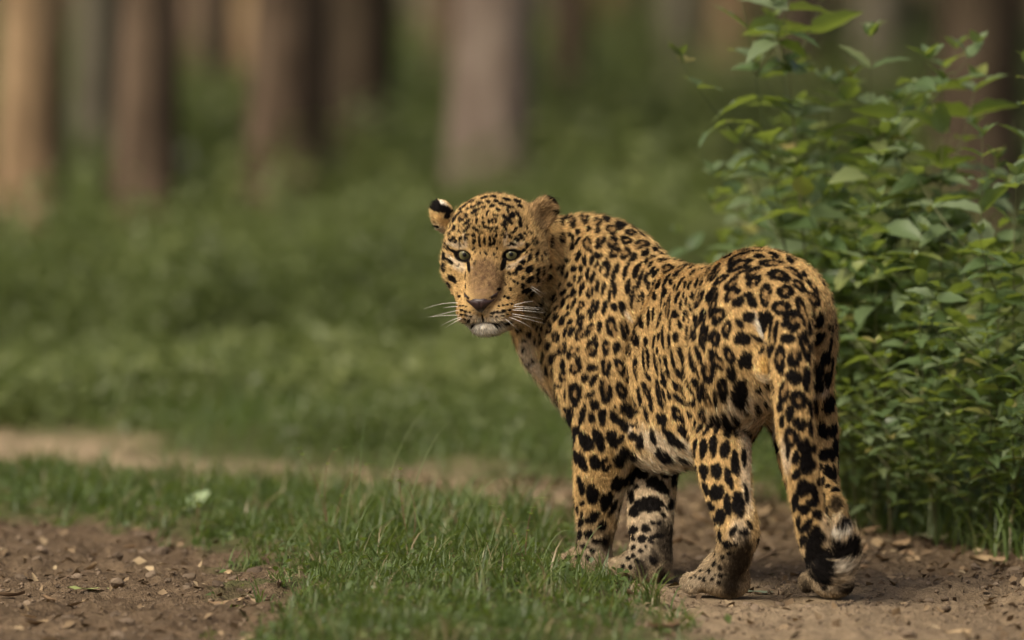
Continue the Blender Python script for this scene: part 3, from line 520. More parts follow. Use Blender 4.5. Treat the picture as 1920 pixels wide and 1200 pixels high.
((760, 340, 3.75), """280,615,70,30,75;340,690,60,35,60;320,735,50,25,60;325,575,40,25,60;860,625,50,40,110;800,615,45,35,0;910,650,65,35,110;865,695,50,35,110;915,700,40,25,100;820,740,40,28,90;775,645,45,22,85;755,655,30,15,60;730,655,25,20,30;760,705,30,18,60;735,760,30,20,40;720,820,25,25,0;695,810,18,18,0;955,640,60,25,95;870,780,60,25,-40;835,770,60,25,-35;660,760,28,20,-40;380,810,22,18,0;700,720,30,12,50;785,720,30,16,100;820,680,30,20,80;655,877,20,14,0;685,872,20,14,0;715,867,20,14,0;745,862,18,14,0;615,925,40,18,0;650,920,40,20,0;690,912,40,20,-10;730,905,25,16,0;605,950,22,12,0;640,950,22,12,0;680,945,22,12,0;715,935,22,12,0;620,975,18,10,0;660,975,18,10,0;385,875,18,12,0;405,875,18,12,0;428,880,18,12,0;395,905,30,14,20;425,915,30,14,15;455,920,25,14,10;400,935,30,12,20;430,942,30,12,15;460,950,25,12,10;420,965,20,10,20;450,972,20,10,0"""),
]
# markings that are not spots: (tile, rows of x, y, length, width, angle), by colour
MARK_TILES = {
'pale': [((760, 340, 3.75), "375,595,120,70,30;350,558,120,26,30;745,600,95,45,-30;805,558,100,22,-35;370,455,130,40,5;765,450,120,44,-5;425,420,100,28,80;700,415,100,28,100;490,965,120,50,10;630,975,140,46,-5;735,1010,80,90,90;255,160,110,70,35;470,610,20,20,0"),
         ((960, 540, 6.667), "170,850,420,180,75;1440,330,160,60,60;300,980,300,110,60"),
         ((1160, 740, 7.5), "560,700,800,330,30;950,720,400,160,40;170,480,300,130,60;280,930,400,200,0"),
         ((1040, 840, 4.615), "830,500,900,430,90;600,450,300,90,100;400,950,400,300,0;700,900,350,260,0"),
         ((1280, 580, 6.0), "845,160,330,100,65;1010,1100,220,90,95;640,1060,380,300,0;700,1170,400,200,60"),
         ((1280, 760, 3.333), "390,420,520,60,88;140,1100,260,130,-20;350,780,160,130,90;400,250,300,60,85"),
         ((1440, 780, 3.43), "45,60,190,80,80;110,250,230,50,80;470,790,190,90,10;470,975,190,110,0;400,1115,260,60,0;510,670,120,50,-20"),
         ((1400, 560, 5.0), "720,800,170,110,70;690,880,170,60,-10;90,210,250,90,65")],
'white': [((760, 340, 3.75), "565,1045,340,130,0;480,985,110,50,15;640,990,120,50,-10;235,150,110,40,25"), ((1440, 780, 3.43), "465,785,150,70,-20;470,985,150,80,10;40,60,170,60,85"), ((1280, 580, 6.0), "870,220,260,60,68")],
'brown': [((760, 340, 3.75), "560,700,330,235,90;555,620,150,200,90"),],
'gold': [((1280, 580, 6.0), "905,605,120,190,0")],
'sole': [((1040, 840, 4.615), "955,800,400,160,82;1005,720,200,60,85;740,1045,190,130,100;1000,1110,180,80,85;450,810,130,80,100;870,930,160,70,70"),
         ((1280, 760, 3.333), "352,985,350,165,108;300,1130,120,170,0;405,860,120,60,80"), ((1440, 780, 3.43), "435,560,130,95,100;520,1110,120,80,0;280,1130,100,60,0"),
         ((1280, 580, 6.0), "800,300,160,40,40")],
'black': [((760, 340, 3.75), "705,985,60,26,-25;410,985,45,20,35;190,165,110,60,70;260,195,160,60,15"),
          ],
}
from mathutils.bvhtree import BVHTree
_bvh = BVHTree.FromPolygons([tuple(v) for v in LV], [tuple(int(i) for i in f) for f in LF])
CAMP = np.array([0, CAM_Y, CAM_Z])
def skin_hit(px, py):
    d = unit(at(px, py, 0)-CAMP); h = _bvh.ray_cast(Vector(CAMP), Vector(d), 40)
    if h[0] is None: return None
    return np.array(h[0]), np.array(h[1]), d
def parse(T):
    out = []
    for (ox, oy, s), rows in T:
        for r in rows.split(';'):
            q = [float(v) for v in r.split(',')]
            out.append((ox+q[0]/s, oy+q[1]/s, q[2]/s, q[3]/s, math.radians(q[4]), q[5] if len(q) > 5 else 0.0))
    return out
def settle(rows, grow=1.0):
    """Each mark becomes an ellipse in the skin's own tangent plane: centre, two axes, open centre."""
    res = []
    for (x, y, L, W, a, o) in rows:
        h = skin_hit(x, y)
        if h is None:
            for dx, dy in ((6, 0), (-6, 0), (0, 6), (0, 12), (12, 0), (-12, 0)):
                h = skin_hit(x+dx, y+dy)
                if h is not None: break
        if h is None: continue
        c, n, d = h; n = n if n@d < 0 else -n
        nn = n if -(n@d) > .28 else unit(n - d*(.28+(n@d))*1.0)
        def tan_vec(u, v):
            w3 = at(x+u, y+v, c[1])-at(x, y, c[1]); return w3 - d*((w3@nn)/(d@nn))
        A = tan_vec(math.cos(a)*L/2, math.sin(a)*L/2)*grow; B = tan_vec(-math.sin(a)*W/2, math.cos(a)*W/2)*grow
        M = np.array([A, B]); U, S, Vt = np.linalg.svd(M, full_matrices=False)
        res.append((c, Vt[0]*S[0], Vt[1]*max(S[1], .0008), nn, o))
    return res
SPOTS = []
for _t, _g in zip(SPOT_TILES, (1.15, 1.18, 1.18, 1.10, 1.14, 1.17, 1.17, 1.16, 1.14, 1.16, 1.12, 1.10, 1.14, 1.10)): SPOTS += settle(parse([_t]), _g)
MARKS = {k: settle(parse(v)) for k, v in MARK_TILES.items()}
N_TRACED = len(SPOTS)

# lie of the coat
_B = []
for L in (SPINE, FORE_L, FORE_R, HIND_L, HIND_R, TAIL):
    P = [at(*p[:3]) for p in L]
    for p, q in zip(P[:-1], P[1:]): _B.append((p, q, unit(q-p), L is SPINE))
NOSE = hp(-3, -80, 60)
def coat_flow(P, NR):
    out = np.zeros_like(P); wt = np.zeros(len(P))
    for p, q, d, sp in _B:
        L = q-p; t = np.clip((P-p)@L/(L@L), 0, 1)[:, None]; r = np.linalg.norm(P-(p+t*L), axis=1)
        dd = d+np.array([0, 0, -.35]) if sp else d+np.array([.15, -.2, 0])
        w = 1/(r+.01)**4; out += dd*w[:, None]; wt += w
    out /= wt[:, None]
    hl = (P-HEAD_O)@HEAD_AXES.T
    hm = np.clip((hl[:, 2]+.135)/.05, 0, 1)*np.clip((.17-np.linalg.norm(P-hp(5, -10, -50), axis=1))/.03, 0, 1)
    face = P-NOSE; face = face/np.linalg.norm(face, axis=1, keepdims=True)
    out = out/np.maximum(np.linalg.norm(out, axis=1, keepdims=True), 1e-6)*(1-hm[:, None])+face*hm[:, None]
    out -= NR*np.sum(out*NR, axis=1, keepdims=True)
    return out/np.maximum(np.linalg.norm(out, axis=1, keepdims=True), 1e-6), hm

def smooth01(x, a, b): t = np.clip((x-a)/(b-a), 0, 1); return t*t*(3-2*t)
def in_mark(P, order, xs, mk, reach=1.35):
    c, A, B, n, o = mk; la, lb = np.linalg.norm(A), np.linalg.norm(B); R = max(la, lb)*reach+.004
    i0, i1 = np.searchsorted(xs, c[0]-R), np.searchsorted(xs, c[0]+R); ids = order[i0:i1]
    if len(ids) == 0: return ids, None, None
    D = P[ids]-c; m = (np.abs(D[:, 1]) < R) & (np.abs(D[:, 2]) < R); ids = ids[m]; D = D[m]
    if len(ids) == 0: return ids, None, None
    a = D@A/(la*la); b = D@B/(lb*lb); h = np.abs(D@n)
    return ids, a, np.stack([b, h/max(.55*max(la, lb), .006)], 1)
EYE_RIMS = [(-43.5, .5, 38, 25, 10), (-30, -16, 25, 8.5, 76), (-60, 8, 16, 7, 15), (49.5, .5, 38, 25, -8), (35, -15, 27, 9.5, 102), (67, 6, 17, 7.5, -12), (-15, -121, 28, 5, -32), (11, -122, 32, 5, 22), (-3.7, -110, 14, 3, 90), (-30, -68, 16, 5, 40), (23, -68, 16, 5, -40)]
TAN, RUST, PALE, WHITE, BROWN, SOLE, BLACK = [np.array(c) for c in ((.53, .357, .150), (.25, .152, .062), (.62, .49, .32), (.76, .70, .57), (.165, .102, .052), (.014, .010, .0075), (.0055, .0045, .004))]
def coat_colour(P, NR):
    n = len(P); order = np.argsort(P[:, 0]); xs = P[order, 0]
    f1 = fbm(P*14, 5, 2); f2 = fbm(P*160, 9, 2); f3 = vnoise(P*420, 21)
    C = np.repeat(TAN[None], n, 0)*(.86+.28*f1[:, None])
    under = smooth01(-NR[:, 2], .35, .9)*smooth01(P[:, 2], .05, .2); low = smooth01(-P[:, 2], -.13, -.02)
    pale = np.clip(under*.9+low*.55, 0, 1)
    wh = np.zeros(n); go = np.zeros(n); br = np.zeros(n); so = np.zeros(n); bk = np.zeros(n)
    def field(mk, soft, jit):
        ids, a, bh = in_mark(P, order, xs, mk, 1.0+soft+.2)
        if a is None: return ids, None
        r = np.sqrt(a*a+bh[:, 0]**2+bh[:, 1]**4*.5) + jit*(f2[ids]-.5)
        return ids, 1-smooth01(r, 1-soft, 1+soft)
    for k, arr, soft, jit in (('pale', pale, .45, .5), ('white', wh, .45, .5), ('brown', br, .35, .4), ('gold', go, .25, .2), ('sole', so, .5, .7), ('black', bk, .12, .12)):
        for mk in MARKS[k]:
            ids, v = field(mk, soft, jit)
            if v is not None: arr[ids] = np.maximum(arr[ids], v)
    tip = np.min([np.linalg.norm(P-at(*q[:3]), axis=1) for q in TAIL[-5:]], axis=0); tp = smooth01(-tip, -.05, -.034); pale = np.maximum(pale, tp*.75)
    C = C*(1-pale[:, None])+PALE*pale[:, None]*(.9+.2*f1[:, None])
    br = br*(.6+.6*f2); C = C*(1-br[:, None])+BROWN*br[:, None]*(.7+.7*f3[:, None])
    ec, en = np.asarray(EARS[1][0]), unit(EARS[1][1]); ein = smooth01(-np.linalg.norm(P-ec, axis=1), -.046, -.036)*smooth01(NR@en, .0, .5)
    C = C*(1-ein[:, None]*.7)+np.array([.26, .17, .085])*(ein[:, None]*.7)
    C = C*(1-wh[:, None])+WHITE*wh[:, None]
    C = C*(1-go[:, None])+np.array([.58, .36, .12])*go[:, None]
    lg = smooth01(-P[:, 2], -.16, -.05)[:, None]*.72; C = C*(1-lg)+np.array([.25, .205, .142])*(.7+.6*f1[:, None])*lg
    C = C*(1-so[:, None]*.93)+SOLE*(so[:, None]*.93)
    sp = np.zeros(n); ru = np.zeros(n)
    for i, mk in enumerate(SPOTS):
        ids, a, bh = in_mark(P, order, xs, mk)
        if a is None: continue
        b = bh[:, 0]; sz = np.linalg.norm(mk[2]); jit = .42 if sz > .004 else .2
        r = np.sqrt(a*a+b*b+bh[:, 1]**4*.5) + jit*(f2[ids]-.5) + .16*(f3[ids]-.5)
        # lobed outline, different for each spot
        th = np.arctan2(b, a); ph = (i*2.399) % 6.283
        r = r*(1+.09*np.sin(2*th+ph)+.07*np.sin(3*th+ph*1.7))
        e = min(.16, .0016/max(sz, .002)); v = 1-smooth01(r, 1-e, 1+e)
        if mk[4] > 0:
            o = mk[4]*(.76+.2*math.sin(ph*5)); inn = 1-smooth01(r+.25*(f3[ids]-.5), o-.14, o+.10)
            gap = smooth01(np.cos(th-ph), .86, .97)*(1 if (i*7) % 10 < 6 else 0)*smooth01(r, .0, .3)
            ru[ids] = np.maximum(ru[ids], v); v = v*(1-np.maximum(inn, gap*.95))
        sp[ids] = np.maximum(sp[ids], v)
    # dark rims and tear lines of the eyes, in the plane of the face
    hl = (P-HEAD_O)@HEAD_AXES.T*1000; front = smooth01(hl[:, 2], -75, -55)
    for x0, y0, l, w_, a in EYE_RIMS:
        ca, sa = math.cos(math.radians(a)), math.sin(math.radians(a)); dx = hl[:, 0]-x0; dy = hl[:, 1]-y0
        r = np.hypot((dx*ca-dy*sa)/(l/2), (dx*sa+dy*ca)/(w_/2)); bk = np.maximum(bk, (1-smooth01(r+.12*(f2-.5), .88, 1.08))*front)
    fk = smooth01(vnoise(P*330, 88), .74, .84)*smooth01(hl[:, 2], -95, -70)*smooth01(-np.linalg.norm(P-hp(5, -30, -20), axis=1), -.14, -.10)*(1-smooth01(-np.hypot((hl[:, 0]+2)/36, (hl[:, 1]+52)/48), -1.0, -.7)); sp = np.maximum(sp, fk*.8)
    C = C*(1-ru[:, None]*.75)+RUST*(ru[:, None]*.75)
    sp = np.maximum(sp, bk); blk = BLACK*(.7+.8*f1[:, None])
    C = C*(1-sp[:, None])+blk*sp[:, None]
    return C
# ------------------------------------------------------------------ leopard: body object, fur, eyes, nose, whiskers
LEO = empty('leopard', (float(at(1300, 1100, .05)[0]), .05, 0))
tag(LEO, 'spotted leopard standing on the dirt track, head turned back to face the viewer', 'leopard')
_inv = Matrix.Translation(-Vector(LEO.location))
def leo_child(o):
    o.parent = LEO; o.matrix_parent_inverse = _inv; return o
_me = np_mesh('body', LV, LF)
VN = np.zeros(len(LV)*3, np.float32); _me.vertex_normals.foreach_get('vector', VN); VN = VN.reshape(-1, 3).astype(float)
# the coat goes on round the side that is turned away
_rng = np.random.default_rng(11)
_vis = np.einsum('ij,ij->i', VN, (CAMP-LV)/np.linalg.norm(CAMP-LV, axis=1, keepdims=True))
_cand = np.nonzero((_vis < .12) & (LV[:, 2] > .06))[0]; _rng.shuffle(_cand)
_cen = np.array([s[0] for s in SPOTS]); _ext = []
_headc = hp(5, -10, -60)
_cand = _cand[:7000]; _fl, _ = coat_flow(LV[_cand], VN[_cand]); _ec = np.zeros((0, 3))
for i, t in zip(_cand, _fl):
    p = LV[i]; md = .026 if np.linalg.norm(p-_headc) > .14 else .014
    if p[2] < .25: md = .022
    if np.min(((_cen-p)**2).sum(1)) < (md*.8)**2 or (len(_ec) and np.min(((_ec-p)**2).sum(1)) < md*md): continue
    b = np.cross(VN[i], t); s = md*(.42+.12*_rng.random())
    _ext.append((p, t*s*1.2, b*s*.85, VN[i], .38 if md > .024 else 0)); _ec = np.concatenate([_ec, p[None]])
SPOTS = SPOTS + _ext
_vc = coat_colour(LV, VN)
_at = _me.attributes.new('coat', 'FLOAT_COLOR', 'POINT')
_at.data.foreach_set('color', np.concatenate([_vc, np.ones((len(_vc), 1))], 1).astype(np.float32).ravel())
def coat_material(name, rough, spec):
    m, nt, b = new_mat(name); a = N(nt, 'ShaderNodeAttribute', attribute_name='coat')
    nt.links.new(a.outputs['Color'], b.inputs['Base Color']); b.inputs['Roughness'].default_value = rough
    b.inputs['Specular IOR Level'].default_value = spec; return m, nt, b, a
M_SKIN, *_ = coat_material('leopard_skin', .8, .1)
M_FUR, _nt, _b, _a = coat_material('leopard_fur', .6, .07)
_hi = N(_nt, 'ShaderNodeHairInfo'); _mr = N(_nt, 'ShaderNodeMapRange'); _mr.inputs[3].default_value = .82; _mr.inputs[4].default_value = 1.2
_mx = N(_nt, 'ShaderNodeMix', data_type='RGBA', blend_type='MULTIPLY'); _mx.inputs[0].default_value = 1
_nt.links.new(_hi.outputs['Random'], _mr.inputs[0]); _nt.links.new(_a.outputs['Color'], _mx.inputs[6]); _nt.links.new(_mr.outputs[0], _mx.inputs[7]); _nt.links.new(_mx.outputs[2], _b.inputs['Base Color'])
BODY = leo_child(mesh_link('body', _me, M_SKIN))

def fur_length(P, NR, hm):
    L = np.full(len(P), .0105)
    L = np.where(P[:, 2] < .30, .0080, L); L = np.where(P[:, 2] < .09, .0055, L)
    L = L+.010*smooth01(-NR[:, 2], .4, .9)*smooth01(P[:, 2], .15, .25)
    dn = np.linalg.norm(P-NOSE, axis=1); fl = .0020+.036*np.clip(dn-.035, 0, .2)
    L = L*(1-hm)+np.minimum(fl, .0115)*hm
    hl = (P-HEAD_O)@HEAD_AXES.T*1000
    L = np.where((hm > .2) & (hl[:, 1] < -112), .010, L)                                   # chin
    L = np.where((hm > .1) & (np.abs(hl[:, 0]-8) > 72) & (hl[:, 1] < 40), .0095, L)          # ruff
    for c, n, u, rr in EARS:
        d = np.linalg.norm(P-np.asarray(c), axis=1); near = d < .046; nn = unit(n)
        L = np.where(near, .0040, L); L = np.where(near & (NR@nn > .25), .013, L)
    tp = [at(*p[:3]) for p in TAIL]
    dt = np.min([np.linalg.norm(P-q, axis=1) for q in tp[-5:]], axis=0); L = np.where(dt < .042, .019, L)
    for sx, sy in EYES: L = np.where(np.linalg.norm(P-hp(sx, sy, EYE_N+10), axis=1) < .022, .0018, L)
    L = np.where(((hl[:, 0]+4)/38)**2+((hl[:, 1]+75)/21)**2+((hl[:, 2]-40)/90)**2 < 1, .0007, L)
    return L
def grow_fur(n_body, n_head, seed=3):
    rng = np.random.default_rng(seed); F = LF
    T = np.concatenate([F[:, [0, 1, 2]], F[:, [0, 2, 3]]])
    e1 = LV[T[:, 1]]-LV[T[:, 0]]; e2 = LV[T[:, 2]]-LV[T[:, 0]]; ar = np.linalg.norm(np.cross(e1, e2), axis=1)
    cen = LV[T].mean(1); hd = np.linalg.norm(cen-hp(5, -10, -50), axis=1) < .165
    vis = _vis[T].mean(1); wv = np.where(vis > -.25, 1.0, .35)
    out = []
    for m, n in ((~hd, n_body), (hd, n_head)):
        w = ar*m*wv; out.append(rng.choice(len(T), n, p=w/w.sum()))
    t = np.concatenate(out); n = len(t); u = rng.random((n, 2)); sw = u.sum(1) > 1; u[sw] = 1-u[sw]
    bc = np.stack([1-u.sum(1), u[:, 0], u[:, 1]], 1)
    P = np.einsum('ij,ijk->ik', bc, LV[T[t]]); NR = np.einsum('ij,ijk->ik', bc, VN[T[t]]); NR /= np.linalg.norm(NR, axis=1, keepdims=True)
    fl, hm = coat_flow(P, NR)
    j1 = vnoise(P*90, 41)-.5; j2 = vnoise(P*90, 42)-.5; jit = np.stack([j1, j2, -.5*(j1+j2)], 1)
    fl = fl+.32*jit+rng.normal(0, .12, (n, 3)); fl -= NR*np.sum(fl*NR, 1, keepdims=True); fl /= np.linalg.norm(fl, axis=1, keepdims=True)
    L = fur_length(P, NR, hm)*rng.uniform(.65, 1.2, n)
    lift = rng.uniform(.25, .68, n)[:, None]
    gh = (rng.random(n) < np.where(hm > .3, .03, .085)) & (L > .006); L = np.where(gh, L*1.55, L); lift = np.where(gh[:, None], rng.uniform(.55, .9, n)[:, None], lift)
    pts4 = np.zeros((n, 4, 3)); pts4[:, 0] = P-NR*.0006
    for k, (s, l) in enumerate(((.3, 1.1), (.65, .9), (1.0, .62)), 1):
        pts4[:, k] = P+L[:, None]*s*(fl*np.sqrt(np.maximum(1-(lift*l)**2, .1))+NR*lift*l)
    C = coat_colour(P, NR); cl = vnoise(P*150, 77)-.5+.6*j1; C = np.clip(C*np.exp(rng.normal(-.03, .36, n)+.55*cl)[:, None], .003, .95)
    thick = np.where(gh, .00026, np.where(L < .005, .00028, .00044))
    return pts4, C, thick, L
def fur_object(name, pts4, C, thick, mat):
    n = len(pts4); hc = bpy.data.hair_curves.new(name); hc.add_curves([4]*n)
    hc.attributes['position'].data.foreach_set('vector', pts4.astype(np.float32).ravel())
    r = np.repeat(thick[:, None], 4, 1)*np.array([1, .9, .62, .12]); ra = hc.attributes.get('radius') or hc.attributes.new('radius', 'FLOAT', 'POINT')
    ra.data.foreach_set('value', r.astype(np.float32).ravel())
    ca = hc.attributes.new('coat', 'FLOAT_COLOR', 'CURVE')
    ca.data.foreach_set('color', np.concatenate([C, np.ones((n, 1))], 1).astype(np.float32).ravel())
    hc.materials.append(mat); o = bpy.data.objects.new(name, hc); COL.objects.link(o); return leo_child(o)
_p4, _c, _th, _ = grow_fur(N_FUR_BODY, N_FUR_HEAD)
fur_object('fur', _p4, _c, _th, M_FUR); del _p4, _c

# eyes
def eye_material():
    m, nt, b = new_mat('leopard_eye'); tc = N(nt, 'ShaderNodeTexCoord'); sx = N(nt, 'ShaderNodeSeparateXYZ'); nt.links.new(tc.outputs['Object'], sx.inputs[0])
    cmb = N(nt, 'ShaderNodeCombineXYZ'); nt.links.new(sx.outputs[0], cmb.inputs[0]); nt.links.new(sx.outputs[1], cmb.inputs[1])
    ln = N(nt, 'ShaderNodeVectorMath', operation='LENGTH'); nt.links.new(cmb.outputs[0], ln.inputs[0])
    mul = N(nt, 'ShaderNodeMath', operation='MULTIPLY'); mul.inputs[1].default_value = 1/.0165; nt.links.new(ln.outputs['Value'], mul.inputs[0])
    r = ramp(nt, [(0, (.004, .004, .004)), (.215, (.004, .004, .004)), (.25, (.055, .055, .024)), (.42, (.122, .116, .052)), (.58, (.168, .150, .070)), (.645, (.045, .035, .016)), (.70, (.012, .009, .007)), (1, (.012, .009, .007))])
    nz = N(nt, 'ShaderNodeTexNoise'); nz.inputs['Scale'].default_value = 420; nz.inputs['Detail'].default_value = 3; nt.links.new(tc.outputs['Object'], nz.inputs['Vector'])
    mr = N(nt, 'ShaderNodeMapRange'); mr.inputs[3].default_value = .6; mr.inputs[4].default_value = 1.35; nt.links.new(nz.outputs[0], mr.inputs[0])
    mx = N(nt, 'ShaderNodeMix', data_type='RGBA', blend_type='MULTIPLY'); mx.inputs[0].default_value = 1
    nt.links.new(mul.outputs[0], r.inputs[0]); nt.links.new(r.outputs[0], mx.inputs[6]); nt.links.new(mr.outputs[0], mx.inputs[7]); nt.links.new(mx.outputs[2], b.inputs['Base Color'])
    b.inputs['Roughness'].default_value = .12; b.inputs['Specular IOR Level'].default_value = .2; b.inputs['Coat Weight'].default_value = .08; b.inputs['Coat Roughness'].default_value = .03
    return m
M_EYE = eye_material()
for sx, sy in EYES:
    bm = bmesh.new(); bmesh.ops.create_uvsphere(bm, u_segments=40, v_segments=24, radius=.0165)
    for v in bm.verts:   # corneal bulge
        k = max(0, v.co.z/.0165-.78)/.22; v.co.z += .0016*k
    me = bpy.data.meshes.new('eye'); bm.to_mesh(me); bm.free()
    o = mesh_link('eye', me, M_EYE); c = hp(sx, sy, EYE_N+1.5)
    z = unit(CAMP-c); z = unit(z*.8+HN*.2); x = unit(np.cross(UP, z)); y = np.cross(z, x)
    mw = Matrix(((x[0], y[0], z[0], c[0]), (x[1], y[1], z[1], c[1]), (x[2], y[2], z[2], c[2]), (0, 0, 0, 1)))
    o.parent = LEO; o.matrix_local = _inv @ mw
# nose leather, laid on the muzzle
def nose_pad():
    out = [(-34, -75), (-25, -81), (-15, -84), (-3.7, -85), (8, -84), (18, -80), (26, -74.5), (26, -80), (17, -90), (9, -97), (2, -106), (-3.7, -112), (-9, -106), (-17, -97), (-26, -90), (-34, -81)]
    out = np.array(out); out = (out-np.array([-3.7, -91]))*np.array([1.22, 1.08])+np.array([-3.7, -78]); m = []
    for i in range(len(out)):
        a, b = out[i], out[(i+1) % len(out)]; m += [a, (a+b)/2]
    out = np.array(m); cen = np.array([-3.7, -78.]); V = []; F = []; K = 7; n = len(out)
    def lay(p, t):
        o = hp(p[0], p[1], 140); h = _bvh.ray_cast(Vector(o), Vector(-HN), .3); q = np.array(h[0]) if h[0] is not None else hp(p[0], p[1], 40)
        lift = 2.4*(1-t**4)+1.3
        for s in (-1, 1):   # nostrils
            e = ((p[0]-(-3.7+s*19))/8.5)**2+((p[1]+72)/3.6)**2; lift -= 5.5*math.exp(-e)
        lift -= 1.2*math.exp(-((p[0]+3)/1.6)**2)*(1 if p[1] < -72 else 0)
        return q+HN*lift*.001
    V.append(lay(cen, 0))
    for k in range(1, K+1):
        for p in out: V.append(lay(cen+(p-cen)*k/K, k/K))
    for i in range(n): F.append((0, 1+i, 1+(i+1) % n))
    for k in range(K-1):
        for i in range(n):
            a = 1+k*n+i; b = 1+k*n+(i+1) % n; F.append((a, a+n, b+n, b))
    return V, F
m, nt, b = new_mat('nose_leather'); tc = N(nt, 'ShaderNodeTexCoord'); nz = N(nt, 'ShaderNodeTexNoise'); nz.inputs['Scale'].default_value = 300
r = ramp(nt, [(.3, (.016, .009, .008)), (.7, (.045, .022, .019))]); nt.links.new(tc.outputs['Object'], nz.inputs['Vector']); nt.links.new(nz.outputs[0], r.inputs[0]); nt.links.new(r.outputs[0], b.inputs['Base Color'])
b.inputs['Roughness'].default_value = .42; bp = N(nt, 'ShaderNodeBump'); bp.inputs['Strength'].default_value = .25; bp.inputs['Distance'].default_value = .001; nt.links.new(nz.outputs[0], bp.inputs['Height']); nt.links.new(bp.outputs[0], b.inputs['Normal'])
V, F = nose_pad(); leo_child(mesh_obj('nose', V, F, m))
# whiskers: a root on the pad, then a thin tapering curve
m, nt, b = new_mat('whisker'); b.inputs['Base Color'].default_value = (.85, .82, .74, 1); b.inputs['Roughness'].default_value = .3
WHISK = [((758, 880), (830, 880), (975, 895), 1), ((752, 905), (840, 908), (985, 925), 1), ((745, 932), (840, 945), (960, 968), 1), ((725, 955), (830, 985), (905, 1045), 1), ((770, 895), (860, 890), (960, 905), 1), ((750, 945), (850, 965), (980, 1000), 1), ((700, 965), (760, 1010), (800, 1055), 1), ((765, 870), (830, 850), (900, 842), 1),
         ((372, 855), (250, 848), (125, 900), -1), ((372, 880), (310, 880), (265, 892), -1), ((378, 905), (310, 920), (170, 955), -1), ((380, 942), (290, 938), (160, 955), -1), ((392, 955), (330, 970), (250, 1015), -1), ((400, 962), (340, 990), (280, 1030), -1),
         ((880, 735), (930, 765), (985, 800), 1), ((875, 745), (925, 785), (970, 815), 1)]
for (a, bq, c, s) in WHISK:
    q = [(760+p[0]/3.75, 340+p[1]/3.75) for p in (a, bq, c)]
    h = skin_hit(*q[0])
    if h is None: continue
    p0 = h[0]-h[1]*0; Y0 = p0[1]; p1 = at(*q[1], Y0-.012); p2 = at(*q[2], Y0+.012)
    V = []; F = []; K = 10
    for k in range(K+1):
        t = k/K; p = p0*(1-t)**2+2*t*(1-t)*p1+t*t*p2; d = unit(2*(1-t)*(p1-p0)+2*t*(p2-p1)); x = unit(np.cross(d, UP)); y = np.cross(d, x); rr = .00055*(1-.85*t)
        for j in range(4): ang = j*math.pi/2; V.append(p+(x*math.cos(ang)+y*math.sin(ang))*rr)
    for k in range(K):
        for j in range(4): F.append((k*4+j, k*4+(j+1) % 4, k*4+4+(j+1) % 4, k*4+4+j))
    leo_child(mesh_obj('whisker', V, F, m))
# ------------------------------------------------------------------ grass
def blades(name, X, Y, L, W, lean, tint, mat, label, rng, z0=None, curl=1.0):
    n = len(X); z = ground_height(np.stack([X, Y], 1)) if z0 is None else z0
    B = np.stack([X, Y, z-.004], 1); a = rng.uniform(0, 2*math.pi, n); d = np.stack([np.cos(a), np.sin(a), np.zeros(n)], 1); s = np.stack([-np.sin(a+rng.normal(0, .7, n)), np.cos(a), np.zeros(n)], 1)
    V = []; prof = ((0, .75), (.35, 1.0), (.72, .7), (1.0, .04))
    for t, w in prof:
        c = B+np.array([0, 0, 1])*(L*t*np.sqrt(np.maximum(1-(lean*t*.9)**2, .12)))[:, None]+d*(L*lean*t*t*curl)[:, None]
        V += [c+s*(W*w*.5)[:, None], c-s*(W*w*.5)[:, None]]
    V = np.stack(V, 1).reshape(-1, 3); b = np.arange(n)*8; F = np.concatenate([np.stack([b+2*k, b+2*k+1, b+2*k+3, b+2*k+2], 1) for k in range(3)])
    o = tinted(name, V, F, tint, 8, mat); tag(o, label, 'grass', kind='stuff'); return o
M_GRASS = leaf_material('grass_blade', [(0, (.038, .062, .017)), (.35, (.068, .108, .028)), (.7, (.104, .152, .040)), (.88, (.165, .175, .070)), (1, (.28, .22, .125))], .3, .45, 'tint', (.25, .36, .04))
def scatter(n, box, keep, rng):
    P = np.stack([rng.uniform(box[0], box[1], n), rng.uniform(box[2], box[3], n)], 1); return P[keep(P)]
_rg = np.random.default_rng(8)
def _med(P):
    Q = np.concatenate([P, np.zeros((len(P), 1))], 1); return sd_median(P)+(fbm(Q*9, 4)-.5)*.35 > _rg.uniform(-.04, .10, len(P))
_P = scatter(110000, (-1.75, .5, -1.5, 4.2), _med, _rg)
_Q = np.concatenate([_P, np.zeros((len(_P), 1))], 1); _cl = fbm(_Q*6, 33)
_P = _P[_cl > _rg.uniform(.36, .60, len(_P))]; _Q = np.concatenate([_P, np.zeros((len(_P), 1))], 1); _cl = fbm(_Q*6, 33); n = len(_P)
_L = (.014+.036*_cl*_rg.random(n)**.7)*np.where(_rg.random(n) < .04, 1.7, 1.0)
blades('grass', _P[:, 0], _P[:, 1], _L, _rg.uniform(.0018, .0042, n), _rg.uniform(.25, .95, n), np.clip(.15+.6*fbm(_Q*5, 51)+_rg.normal(0, .16, n), 0, 1), M_GRASS, 'low green grass of the strip between the two wheel tracks', _rg)
